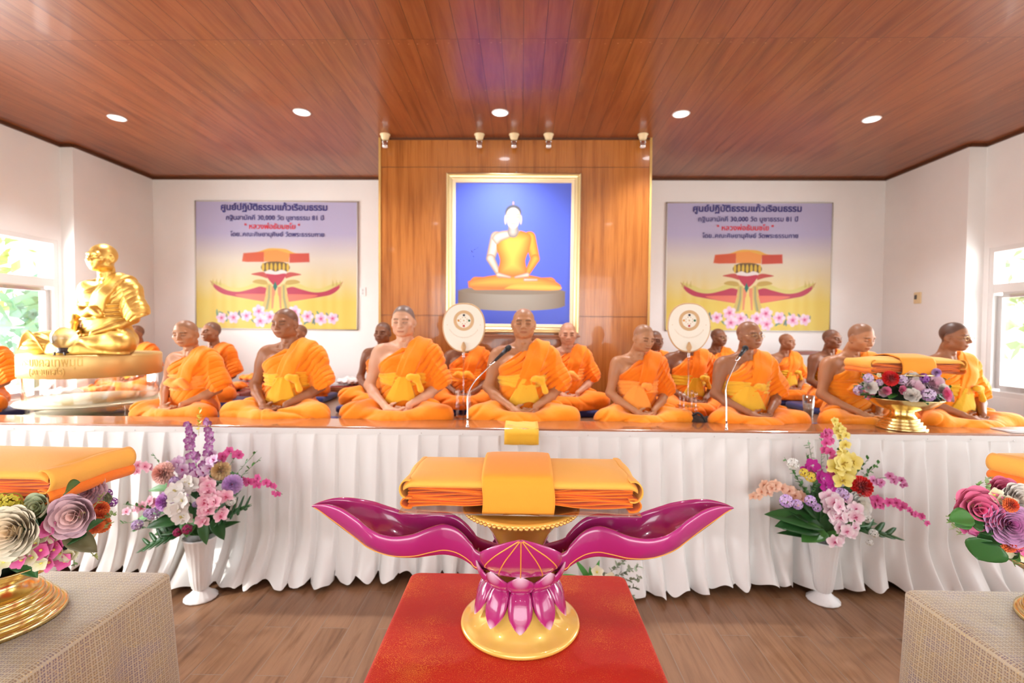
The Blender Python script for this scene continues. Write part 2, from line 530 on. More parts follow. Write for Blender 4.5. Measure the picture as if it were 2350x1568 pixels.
def robe_field(seed=0., wide=0., deep=1.):
    """upper robe over the left shoulder with its folded band and the loose sleeve"""
    f = Field(CXS, CYS, CZS)
    X, Y, Z = f.grids()
    torso(f, .013, k=.06, belly=wide)
    f.ell((.178, .05, .497), (.074, .072, .072), k=.05)
    # sleeve hanging over the upper arm
    f.cap((.19, .05, .49), (.252, .03, .31), .066, .082, k=.05)
    f.cap((.252, .045, .33), (.262, .02, .25), .07, .058, k=.04)
    base = f.D.copy()
    nx, nz = -.195 / .2903, .215 / .2903
    du = (X + .16) * nx + (Z - .415) * nz
    du = du + .012 * np.sin(X * 11 + .5) + .018 * np.clip(-Y, -.1, .1)
    # folds follow the diagonal, gathering under the band
    ph = du * 150 + 2.2 * np.sin(X * 14 + seed) + 1.4 * np.sin(Z * 21 + seed * 2) + Y * 25
    amp = .0058 * deep * (.35 + .65 * sms(np.sin(X * 9 + Z * 13 + seed), -.6, .8)) * sms(Z, .05, .2)
    f.D -= amp * (1 - 2.6 * np.exp(-(np.sin(ph * .5) / .30) ** 2))
    sl = sms(X, .16, .22)
    f.D -= sl * .0055 * deep * (1 - 2 * np.abs(np.sin(.5 * (Z * 22 + X * 66 + 2.2 * np.sin(Z * 15 + seed) + Y * 34 + 1.2 * np.sin(Y * 24 + X * 9)))))
    # band of folded cloth from the shoulder to the waist
    cx = .105 + (Z - .55) * .36
    band = np.maximum(np.abs(X - cx) - .066 - (Z - .4) * .05, .27 - Z)
    band = np.maximum(band, base - .016 - .0)
    f.D = np.minimum(f.D, band)
    edge = np.maximum(np.abs(X - cx - .02) - .046, np.maximum(.30 - Z, base - .021))
    f.D = np.minimum(f.D, edge)
    f.D = np.maximum(f.D, du)                      # open right shoulder
    # right-hand side stays under the arm; sleeve mouth is open above the forearm
    f.D = np.maximum(f.D, np.where(X > .17, .235 + (X - .2) * .35 + (Y) * .35 - Z, -1.))
    f.D = np.maximum(f.D, .05 - Z)
    f.D = np.maximum(f.D, (np.abs(X) - .02) * 0 - 1)
    return f

def skirt_field(seed=0., left=1., right=1.):
    f = Field(CXS, CYS, axis([(-.02, .25, .0052)]))
    X, Y, Z = f.grids()
    for s, q in ((-1, left), (1, right)):
        f.cap((s * .10, .03, .105), (s * .305 * q, -.165, .085), .105, .082, k=.05)
        f.cap((s * .305 * q, -.17, .075), (-s * .05, -.26, .055), .076, .062, k=.05)
    f.ell((0, -.12, .05), (.25, .19, .062), k=.06)
    f.ell((0, .06, .10), (.20, .15, .11), k=.05)
    # hollow of the lap
    f.ell((0, -.16, .175), (.13, .10, .055), k=.05, mode='s')
    r = np.sqrt(X * X + (Y + .05) ** 2)
    ang = np.arctan2(Y + .02, np.abs(X) + .02)
    sx = sms(X, -.06, .06) * 2 - 1
    ph = (Z * 34 + np.abs(X) * 17 + Y * 13 + 1.8 * np.sin(X * 9 + seed) + 1.1 * np.sin(Y * 14 + seed)) + sx * (1.3 + seed)
    f.D -= .0068 * (1 - 2.4 * np.exp(-(np.sin(ph * .62) / .32) ** 2)) * (.3 + .7 * sms(np.sin(X * 7 + Z * 9 + Y * 11 + seed), -.5, .7)) * sms(r, .05, .2)
    ph2 = ang * 9 + 1.5 * np.sin(r * 12 + seed) + sx
    f.D -= .0045 * (np.abs(np.sin(ph2)) * 2 - 1) * sms(r, .2, .34) * sms(Z, .16, .02)
    f.D -= .0018 * hnoise(X, Y, Z, .8)
    f.D -= .03 * np.exp(-((Z - .0) / .03) ** 2) * .35     # hem spreads on the seat
    f.D = np.maximum(f.D, .001 - Z)
    return f

def sash_field(kind=0, seed=0.):
    f = Field(axis([(-.24, .26, .005)]), axis([(-.24, .22, .005)]), axis([(.12, .46, .0046)]))
    torso(f, .026, k=.06)
    X, Y, Z = f.grids()
    zc = .325 + .03 * X + (.0 if kind else -.005)
    hw = (.052, .045, .062, .05)[kind]
    f.D -= .004 * np.sin((Z - zc) * 210 + 3 * np.sin(X * 9 + seed) + X * 6)
    f.D -= .003 * hnoise(X, Y, Z, 1.6)
    f.D = np.maximum(f.D, np.abs(Z - zc) - hw - .008 * np.sin(X * 18 + seed))
    f.D = np.maximum(f.D, X * .0 - 1)
    if kind in (0, 1, 3):    # knot with hanging flap
        kx = .085 if kind != 3 else .02
        f.ell((kx, -.118, .345), (.034, .022, .026), k=.012)
        f.ell((kx + .035, -.112, .335), (.028, .018, .034), k=.01, rot=(0, .5, 0))
        g = Field(f.x, f.y, f.z); torso(g, .04, k=.06)
        w = .04 + (.34 - Z) * (.42 if kind != 3 else .62)
        cx = (kx - .055) - (.34 - Z) * .15
        lo = .165 if kind != 3 else .15
        flap = np.maximum(np.maximum(np.abs(X - cx) - w, lo + .012 * np.sin(X * 40) + .05 * (X - cx) - Z), np.maximum(Z - .345, Y))
        flap = np.maximum(flap, g.D + .0035 * np.abs(np.sin((X - cx) / np.maximum(w, .02) * 3.2 + seed)))
        f.D = np.minimum(f.D, flap)
    if kind in (0, 1):       # short loose end at the side
        f.cap((.125, -.105, .335), (.150, -.105, .255), .014, .022, k=.012)
    if kind == 2:
        for i in range(6):
            f.ell((-.09 + i * .032, -.112, .318 + .018 * math.sin(i * 2.1)), (.038, .026, .024), k=.03, rot=(0, .7 * math.sin(i * 1.7), 0))
    return f

def smooth_cols(V, tone, hair, gold=False):
    x, y, z = V[:, 0], V[:, 1], V[:, 2]
    c = np.tile(np.array(tone, dtype=np.float32), (len(V), 1))
    t = np.array(tone, dtype=np.float32)
    def blend(m, col):
        nonlocal c
        m = np.clip(m, 0, 1)[:, None]
        c = c * (1 - m) + np.array(col, dtype=np.float32) * m
    dark = np.array((.012, .009, .008))
    # shaved scalp
    zh = np.interp(y, [-.09, -.05, -.02, .02, .05, .12], [.836, .838, .80, .772, .715, .69])
    scalp = sms(z, zh - .008, zh + .012)
    blend(scalp * hair, t * .12 + np.array((.028, .03, .034)))
    ax = np.abs(x)
    head = (z > .66)
    fr = sms(-y, .045, .06) * head
    blend(.75 * fr * np.exp(-((z - .7895 + (ax - .03) ** 2 * 6) / .0042) ** 2) * sms(ax, .010, .015) * (1 - sms(ax, .048, .054)), dark)
    blend(.9 * fr * np.exp(-((z - .7625 - (ax - .03) ** 2 * 9) / .0026) ** 2) * sms(ax, .014, .019) * (1 - sms(ax, .045, .049)), dark)
    lip = fr * np.exp(-((z - .7035) / .0078) ** 4) * (1 - sms(ax, .018, .026)) * sms(-y, .076, .08)
    blend(.55 * lip, t * np.array((.85, .42, .42)))
    blend(.6 * fr * np.exp(-((z - .7036) / .002) ** 2) * (1 - sms(ax, .021, .026)), t * .2)
    blend(.3 * fr * (1 - sms(np.hypot(ax - .031, z - .768), .010, .02)), t * np.array((.62, .55, .55)))
    blend(.18 * head * (sms(-y, .04, .07)) * (1 - sms(np.hypot(ax - .04, z - .735), .008, .026)), t * np.array((1.15, .75, .7)))
    return np.clip(c, 0, 1)

def head_turn(V, p):
    V = V.copy()
    V[:, 2] -= .022 * sms(V[:, 2], .56, .65)
    x, y, z = V[:, 0].copy(), V[:, 1].copy(), V[:, 2].copy()
    w = sms(z, .565, .665)
    yaw, pit, rol = [math.radians(a) for a in p.get('head', (0, 0, 0))]
    hs = p.get('face', (1.05, 1))       # width, length below the brow
    hw = sms(z, .62, .67)
    x = x * (1 + (hs[0] - 1) * hw)
    z = np.where(z > .62, .74 + (z - .74)*.97 * (1 + (hs[1] - 1) * hw), z)
    piv = np.array((0, .045, .635))
    M = np.array((Matrix.Rotation(yaw, 3, 'Z') @ Matrix.Rotation(pit, 3, 'X') @ Matrix.Rotation(rol, 3, 'Y')))
    Q = np.stack([x, y, z], 1) - piv
    R = Q @ M.T
    V = Q * (1 - w[:, None]) + R * w[:, None] + piv
    return V
def lean(V, p):
    V = V.copy()
    V[:, 0] *= 1 + (p.get('wide', 1) - 1) * sms(V[:, 2], .62, .5)
    t = np.clip(V[:, 2], 0, 1)
    V[:, 1] -= p.get('lean', 0) * t * t
    V[:, 0] += p.get('side', 0) * t * t
    return V

_bf = body_field()
BV, BQ = _bf.mesh(); del _bf
ROBES = [robe_field(0.).mesh(), robe_field(2.3, .006).mesh(), robe_field(1.1, 0., .38).mesh()]
SKIRTS = [skirt_field(0.).mesh(), skirt_field(1.9, 1.0, 1.06).mesh()]
SASHES = [sash_field(k, k * 1.3).mesh() for k in range(4)]
skin_m = mat('skin', (.5, .3, .2), .42, attr='Col', spec=.4)
ORANGES = [(1.0, .27, .010), (.95, .225, .007), (1.0, .305, .014), (.90, .20, .006)]
def cloth(i, c, n='orange robe cloth'):
    return mat(f'{n} {i}', c, .75, sheen=.25, spec=.2, bump=(22, .006, 4, (1, 1, .5)))
ROBE_M = [cloth(i, c) for i, c in enumerate(ORANGES)]
SASH_M = [cloth(i, c, 'sash cloth') for i, c in enumerate([(.95, .47, .03), (.90, .50, .04), (1.0, .36, .06), (1.0, .33, .02), (.75, .42, .02)])]

def clip_front(V, F, ymax): return V, F
_n = [0]
def figure(root, p, mats=None):
    """adds body, robe, skirt and sash as children of root"""
    s = p.get('size', 1.)
    V = lean(head_turn(BV, p), p)
    if mats: col = None; bm = mats
    else: col = smooth_cols(BV, p['tone'], p.get('hair', .4)); bm = skin_m
    b = ob('body', mk('body', V * s, BQ, bm, col), root)
    rv, rq = ROBES[p.get('robe', 0)]
    r = ob('robe', mk('robe', lean(rv, p) * s, rq, mats or ROBE_M[p.get('hue', 0)]), root)
    sv, sq = SKIRTS[p.get('skirt', 0)]
    sk = ob('lower_robe', mk('lower_robe', lean(sv, dict(p, wide=1)) * s, sq, mats or ROBE_M[p.get('hue2', p.get('hue', 0))]), root)
    zv, zq = SASHES[p.get('sash', 0)]
    z = ob('sash', mk('sash', lean(zv, p) * s, zq, mats or SASH_M[p.get('sashhue', 0)]), root)
    if not mats:
        z['label'] = p.get('sashlabel', 'yellow sash')
    if p.get('glasses'):
        mb = MB()
        for sx in (-1, 1):
            pts = [(sx * .032 + .0215 * math.cos(a), -.0895, .765 + .0155 * math.sin(a)) for a in np.linspace(0, 2 * PI, 21)]
            mb.tube(pts, .0011, 6)
            mb.tube([(sx * .0535, -.0885, .768), (sx * .072, -.05, .768), (sx * .079, .012, .768)], .0012, 6)
        mb.tube([(-.0105, -.0895, .768), (0, -.093, .771), (.0105, -.0895, .768)], .0011, 6)
        gv = lean(head_turn(np.array([tuple(v) for v in mb.V]), p), p) * s
        ob('glasses', mk('glasses', gv, mb.F, mat('gold wire', (.7, .5, .25), .25, 1.)), root)
    return root
# ------------------------------------------------------------------ setting
white_wall = mat('painted wall', (.80, .77, .73), .7)
def wall_m(name, c):
    m = mat(name, c, .65); g = NT(m); v, o = g.xyz()
    n = g.n('TexNoise'); n.inputs['Scale'].default_value = 2.5; n.inputs['Detail'].default_value = 5; g.l(v, n.inputs['Vector'])
    g.l(g.ramp(n.outputs[0], [(.3, tuple(q * .96 for q in c)), (.7, c)]), g.b.inputs['Base Color'])
    n2 = g.n('TexNoise'); n2.inputs['Scale'].default_value = 120; g.l(v, n2.inputs['Vector']); g.bump(n2.outputs[0], .0006)
    return m
W1 = wall_m('white painted wall', (.90, .885, .865))
floor_m = planks_mat('wood-look floor tile', .165, .80, .5, [(.09, .040, .017), (.19, .088, .040), (.28, .145, .075), (.22, .108, .055), (.14, .072, .036)], .28, (.27, .20, .15), .0017, 1., dark=.86)
ceil_m = planks_mat('ceiling boards', .148, 3.35, .0, [(.13, .030, .008), (.22, .055, .014), (.29, .085, .024), (.19, .046, .012)], .33, (.07, .02, .008), .0016, .9, coat=.12, dark=.82)
panel_m = veneer_mat('teak veneer', [(.20, .055, .010), (.36, .115, .022), (.48, .17, .035), (.34, .11, .02)])
dark_trim = mat('dark wood trim', (.10, .035, .015), .4)
XL, XR = -4.83, 4.62
XLo, XRo = -4.97, 4.80      # set-back window walls
YF = -4.0
def struct(name, mb_or_me, m=None, **kw):
    o = mb_or_me.build(name, m, smooth=False, **kw) if isinstance(mb_or_me, MB) else ob(name, mb_or_me)
    return tag(o, kind='structure')
struct('floor', MB().box((0, 1.2, -.05), (10.4, 10.8, .1)), floor_m)
struct('ceiling', MB().box((0, 1.2, ZC + .05), (10.4, 10.8, .1)), ceil_m)
struct('wall_back', MB().box((0, YB + .1, 2), (10.4, .2, 4)), W1)
# side walls: a deeper pier near the corner, then a set-back wall with window openings
def side(sign, X0, Xo, ys, name, wins):
    mb = MB()
    mb.box((sign * (abs(X0) + .2), (ys + YB) / 2, ZC / 2), (.4, YB - ys, ZC))
    t = .12; xc = sign * (abs(Xo) + t / 2)
    z0, z1 = wins[0][2], wins[0][3]
    mb.box((xc, (YF + ys) / 2, z0 / 2), (t, ys - YF, z0))
    mb.box((xc, (YF + ys) / 2, (z1 + ZC) / 2), (t, ys - YF, ZC - z1))
    e = [YF] + [q for w in sorted(wins) for q in w[:2]] + [ys]
    for a, b in zip(e[::2], e[1::2]):
        if b - a > .01: mb.box((xc, (a + b) / 2, (z0 + z1) / 2), (t, b - a, z1 - z0))
    return struct(name, mb, W1)
WZ0, WZ1 = 1.16, 2.66
wl = [(3.3, 5.21, .96, WZ1), (.7, 2.9, .96, WZ1), (-2.2, .2, .96, WZ1)]
wr = [(3.2, 5.17, 1.10, 2.61), (.6, 2.8, 1.10, 2.61), (-2.0, .1, 1.10, 2.61)]
side(-1, XL, XLo, 5.25, 'wall_left', wl)
side(1, XR, XRo, 5.23, 'wall_right', wr)
alu = mat('white window frame', (.80, .79, .77), .35)
glass = mat('window glass', (1, 1, 1), .02)
def thin_glass(m, tint=(1, 1, 1), refl=.06):
    nt = m.node_tree
    out = [n for n in nt.nodes if n.type == 'OUTPUT_MATERIAL'][0]
    tr = nt.nodes.new('ShaderNodeBsdfTransparent'); tr.inputs[0].default_value = (*tint, 1)
    gl = nt.nodes.new('ShaderNodeBsdfGlossy'); gl.inputs['Roughness'].default_value = .02
    lw = nt.nodes.new('ShaderNodeLayerWeight'); lw.inputs[0].default_value = .35
    mx = nt.nodes.new('ShaderNodeMixShader')
    mul = nt.nodes.new('ShaderNodeMath'); mul.operation = 'MULTIPLY_ADD'; mul.inputs[1].default_value = .6; mul.inputs[2].default_value = refl
    nt.links.new(lw.outputs['Facing'], mul.inputs[0]); nt.links.new(mul.outputs[0], mx.inputs[0])
    nt.links.new(tr.outputs[0], mx.inputs[1]); nt.links.new(gl.outputs[0], mx.inputs[2]); nt.links.new(mx.outputs[0], out.inputs[0])
    return m
thin_glass(glass, refl=.02)
wi = 0
for sign, X, ws in ((-1, XLo, wl), (1, XRo, wr)):
    for (y0, y1, z0, z1) in ws:
        wi += 1
        xc = sign * (abs(X) + .05)
        fr = MB(); zt = z1 - .46 if sign < 0 else z1 - .42
        for (c, d) in (((xc, y0 + .025, (z0 + z1) / 2), (.09, .05, z1 - z0)), ((xc, y1 - .025, (z0 + z1) / 2), (.09, .05, z1 - z0)),
                       ((xc, (y0 + y1) / 2, z0 + .025), (.09, y1 - y0 - .1, .05)), ((xc, (y0 + y1) / 2, z1 - .025), (.09, y1 - y0 - .1, .05)),
                       ((xc, (y0 + y1) / 2, zt), (.085, y1 - y0 - .1, .09))): fr.box(c, d)
        w = struct(f'window_{wi}', fr, alu)
        sa = MB()       # sliding sash in the lower light
        for k, (a, b) in enumerate(((y0 + .05, (y0 + y1) / 2 + .03), ((y0 + y1) / 2 - .03, y1 - .05))):
            x = xc + (.018 if k else -.018) * sign
            for (c, d) in (((x, a + .025, (z0 + zt) / 2), (.03, .05, zt - z0 - .14)), ((x, b - .025, (z0 + zt) / 2), (.03, .05, zt - z0 - .14)),
                           ((x, (a + b) / 2, z0 + .08), (.03, b - a - .1, .06)), ((x, (a + b) / 2, zt - .07), (.03, b - a - .1, .05))): sa.box(c, d)
        sa.build('sash', alu, w, smooth=False)
        gm = MB().box((xc, (y0 + y1) / 2, (z0 + zt) / 2), (.005, y1 - y0 - .09, zt - z0 - .12))
        gm.box((xc, (y0 + y1) / 2, (zt + z1) / 2), (.005, y1 - y0 - .09, z1 - zt - .12))
        gm.build('pane', glass, w, smooth=False)
# front of the room behind the photographer: piers and a beam, the unseen gap between shaped to let sky light in
struct('wall_front', MB().box((-3.8, YF, ZC / 2), (2.4, .2, ZC)).box((3.75, YF, ZC / 2), (2.4, .2, ZC)).box((0, YF, ZC - .4), (5.2, .2, .8)), W1)
# ceiling edge strips
tr = MB()
tr.box(((XL - 1.454) / 2, YB - .012, ZC - .015), (abs(XL) - 1.454, .024, .03)).box(((XR + 1.29) / 2, YB - .012, ZC - .015), (XR - 1.29, .024, .03))
struct('trim_1', tr, dark_trim)
tr = MB().box((XL + .012, (5.25 + YB) / 2, ZC - .015), (.024, YB - 5.25, .03)).box(((XL + XLo) / 2, 5.24, ZC - .015), (.14, .024, .03)).box((XLo + .012, (YF + 5.25) / 2, ZC - .015), (.024, 5.25 - YF, .03))
struct('trim_2', tr, dark_trim)
tr = MB().box((XR - .012, (5.23 + YB) / 2, ZC - .015), (.024, YB - 5.23, .03)).box(((XR + XRo) / 2, 5.22, ZC - .015), (.18, .024, .03)).box((XRo - .012, (YF + 5.23) / 2, ZC - .015), (.024, 5.23 - YF, .03))
struct('trim_3', tr, dark_trim)
# chimney-like wood-veneered bay behind the picture
YP = 5.07
PXL, PXR = -1.454, 1.292
bay = struct('wall_panel', MB().box(((PXL + PXR) / 2, (YP + YB) / 2, ZC / 2), (PXR - PXL, YB - YP, ZC)), panel_m)
tb = MB()
for x in (PXL - .008, PXR + .008): tb.box((x, YP, ZC / 2), (.022, .03, ZC))
struct('trim_4', tb, mat('light edge strip', (.55, .33, .10), .4))
tb = MB().box(((PXL + PXR) / 2, YP - .006, ZC - .01), (PXR - PXL + .04, .012, .02))
for z, in ((3.395,), (1.88,)):
    tb.box(((PXL + PXR) / 2, YP - .001, z), (PXR - PXL, .004, .003))
struct('trim_5', tb, dark_trim)
# filled nail rows of the ceiling boards
nb = MB(); r2 = random.Random(3)
for Y in (3.40, 4.07):
    x = -4.6
    while x < 4.6:
        x += .074 * r2.uniform(.8, 1.2)
        if r2.random() < .75: nb.ball((x, Y + r2.uniform(-.012, .012), ZC - .0005), (.006, .004, .001), n=6, m=4)
struct('trim_6', nb, mat('nail filler', (.50, .22, .11), .6))

# downlights
lamp_e = mat('lamp glow', (1, 1, 1), .3, emit=((.96, .97, 1), 14))
chrome = mat('chrome', (.8, .8, .8), .12, 1.)
white_pl = mat('white plastic', (.85, .85, .84), .35)
dl = [(269, 270), (693, 257), (1148, 258), (1563, 261), (2000, 273)]
names = ['leftmost downlight in the board ceiling, above the golden statue', 'downlight in the board ceiling between the leftmost one and the wood panel', 'middle downlight in the board ceiling in front of the wood panel',
         'downlight in the board ceiling just right of the wood panel', 'rightmost downlight in the board ceiling near the right wall']
spots = [PZ(x, y, ZC) for x, y in dl]
for yy in (1.0, -2.0):
    for x in (-3.2, -1.6, 0, 1.6, 3.2): spots.append(Vector((x, yy, ZC)))
for i, p in enumerate(spots):
    t = thing('downlight', names[i] if i < 5 else 'round downlight in the board ceiling behind the offering tables', 'downlight', (p.x, p.y, ZC), group='ceiling downlights' if i < 5 else 'downlights over the offering tables')
    MB().lathe([(.074, 0), (.078, -.004), (.072, -.010), (.063, -.008)], 32, cap=False).build('trim_ring', white_pl, t)
    MB().lathe([(.064, -.004), (.030, -.0075), (.0, -.008)], 32, cap=False).build('lens', lamp_e, t)
    light('SPOT', 'downlight_beam', (p.x, p.y, ZC - .03), (0, 0, 0), 95 if i < 5 else 22, (.95, .97, 1), .05, angle=math.radians(125), blend=.8)
# five small spotlights in lamp holders along the panel
cream = mat('cream plastic', (.78, .62, .36), .45)
for i, (px, py, lb) in enumerate([(889, 316, 'small spotlight in a cream holder at the left end of the wood panel'), (1102, 316, 'small cream-holder spotlight above the left corner of the picture frame'),
                              (1180, 316, 'small cream-holder spotlight above the middle of the picture'), (1258, 317, 'small cream-holder spotlight above the right side of the picture'), (1469, 319, 'small spotlight in a cream holder at the right end of the wood panel')]):
    p = PZ(px, py, ZC)
    t = thing('spotlight', lb, 'lamp', (p.x, 4.975, ZC), group='spotlights along the panel')
    MB().lathe([(.052, 0), (.052, -.006), (.046, -.012), (.036, -.045), (.028, -.058), (.02, -.06)], 28).build('holder', cream, t)
    MB().box((-.024, 0, -.068), (.004, .02, .03)).box((.024, 0, -.068), (.004, .02, .03)).tube([(-.026, 0, -.075), (.026, 0, -.075)], .004).build('bracket', chrome, t)
    MB().lathe([(.018, -.058), (.024, -.07), (.028, -.085), (.030, -.118), (.030, -.125)], 28).build('reflector', chrome, t)
    MB().lathe([(.028, -.1255), (.02, -.131), (.0, -.133)], 20, cap=False).build('bulb', mat('frosted bulb', (.9, .9, .9), .15, coat=1), t)

# ------------------------------------------------------------------ painted prints as colour grids
def print_grid(w, h, nx, ny, fn):
    """flat sheet in the XZ plane facing -Y with painted colours; fn(u,v)->rgb, u,v in metres from the centre"""
    u = np.linspace(-w / 2, w / 2, nx); v = np.linspace(-h / 2, h / 2, ny)
    U, Vv = np.meshgrid(u, v, indexing='ij')
    V = np.stack([U.ravel(), np.zeros(U.size), Vv.ravel()], 1)
    i = np.arange((nx - 1) * (ny - 1)); a = (i // (ny - 1)) * ny + i % (ny - 1)
    Q = np.stack([a, a + ny, a + ny + 1, a + 1], 1)
    return V, Q, np.clip(fn(U, Vv), 0, 1).reshape(-1, 3)
def s2l(c):
    c = np.asarray(c, dtype=np.float64); return np.where(c <= .04045, c / 12.92, ((c + .055) / 1.055) ** 2.4)
class Paint:
    def __init__(s, U, V, base): s.U, s.V = U, V; s.c = np.zeros(U.shape + (3,)); s.c[:] = base
    def lay(s, m, col):
        m = np.clip(m, 0, 1)[..., None]
        s.c = s.c * (1 - m) + np.asarray(col) * m
    def ell(s, c, r, rot=0., soft=.004):
        ca, sa = math.cos(rot), math.sin(rot)
        x, y = s.U - c[0], s.V - c[1]
        x, y = x * ca + y * sa, -x * sa + y * ca
        k = np.sqrt((x / r[0]) ** 2 + (y / r[1]) ** 2)
        return np.clip((1 - k) * min(r) / soft + .5, 0, 1)
    def cap(s, a, b, ra, rb=None, soft=.004):
        rb = ra if rb is None else rb
        ab = (b[0] - a[0], b[1] - a[1]); L = ab[0] ** 2 + ab[1] ** 2
        t = np.clip(((s.U - a[0]) * ab[0] + (s.V - a[1]) * ab[1]) / L, 0, 1)
        d = np.hypot(s.U - a[0] - t * ab[0], s.V - a[1] - t * ab[1]) - (ra + (rb - ra) * t)
        s.d = d
        return np.clip(.5 - d / soft, 0, 1)
    def poly(s, pts, soft=.004):
        pts = np.array(pts); inside = np.zeros(s.U.shape, bool); dm = np.full(s.U.shape, 1e9)
        for i in range(len(pts)):
            a = pts[i]; b = pts[(i + 1) % len(pts)]; ab = b - a
            t = np.clip(((s.U - a[0]) * ab[0] + (s.V - a[1]) * ab[1]) / (ab @ ab + 1e-12), 0, 1)
            dm = np.minimum(dm, np.hypot(s.U - a[0] - t * ab[0], s.V - a[1] - t * ab[1]))
            c = (a[1] > s.V) != (b[1] > s.V)
            with np.errstate(divide='ignore', invalid='ignore'):
                xi = a[0] + (s.V - a[1]) * ab[0] / (ab[1] if ab[1] else 1e-12)
            inside ^= c & (s.U < xi)
        d = np.where(inside, -dm, dm); s.d = d
        return np.clip(.5 - d / soft, 0, 1)
def spl(pts, n=60):
    pts = [np.array(p, float) for p in pts]; out = []
    k = max(2, n // (len(pts) - 1))
    for i in range(len(pts) - 1):
        p0 = pts[max(i - 1, 0)]; p1 = pts[i]; p2 = pts[i + 1]; p3 = pts[min(i + 2, len(pts) - 1)]
        for j in range(k):
            t = j / k
            out.append(.5 * ((2 * p1) + (-p0 + p2) * t + (2 * p0 - 5 * p1 + 4 * p2 - p3) * t * t + (-p0 + 3 * p1 - 3 * p2 + p3) * t ** 3))
    out.append(pts[-1]); return out

def text_me(name, body, size, m, ext=.0008, bold=0., align='CENTER'):
    cu = bpy.data.curves.new(name, 'FONT'); cu.body = body; cu.size = size; cu.extrude = ext; cu.offset = bold
    cu.align_x = align; cu.align_y = 'CENTER'; cu.resolution_u = 3
    o = bpy.data.objects.new(name, cu); COL.objects.link(o)
    bpy.context.view_layer.update()
    me = bpy.data.meshes.new_from_object(o.evaluated_get(bpy.context.evaluated_depsgraph_get()))
    bpy.data.objects.remove(o); me.name = name
    me.materials.clear(); me.materials.append(m)
    return me
def fit_text(me, width):
    co = np.empty(len(me.vertices) * 3, dtype=np.float32)
    if len(co) == 0: return me
    me.vertices.foreach_get('co', co); co = co.reshape(-1, 3)
    mn, mx = co.min(0), co.max(0)
    s = width / (mx[0] - mn[0]); co[:, 0] = (co[:, 0] - (mn[0] + mx[0]) / 2) * s; co[:, 1] *= s
    me.vertices.foreach_set('co', co.ravel()); me.update(); return me

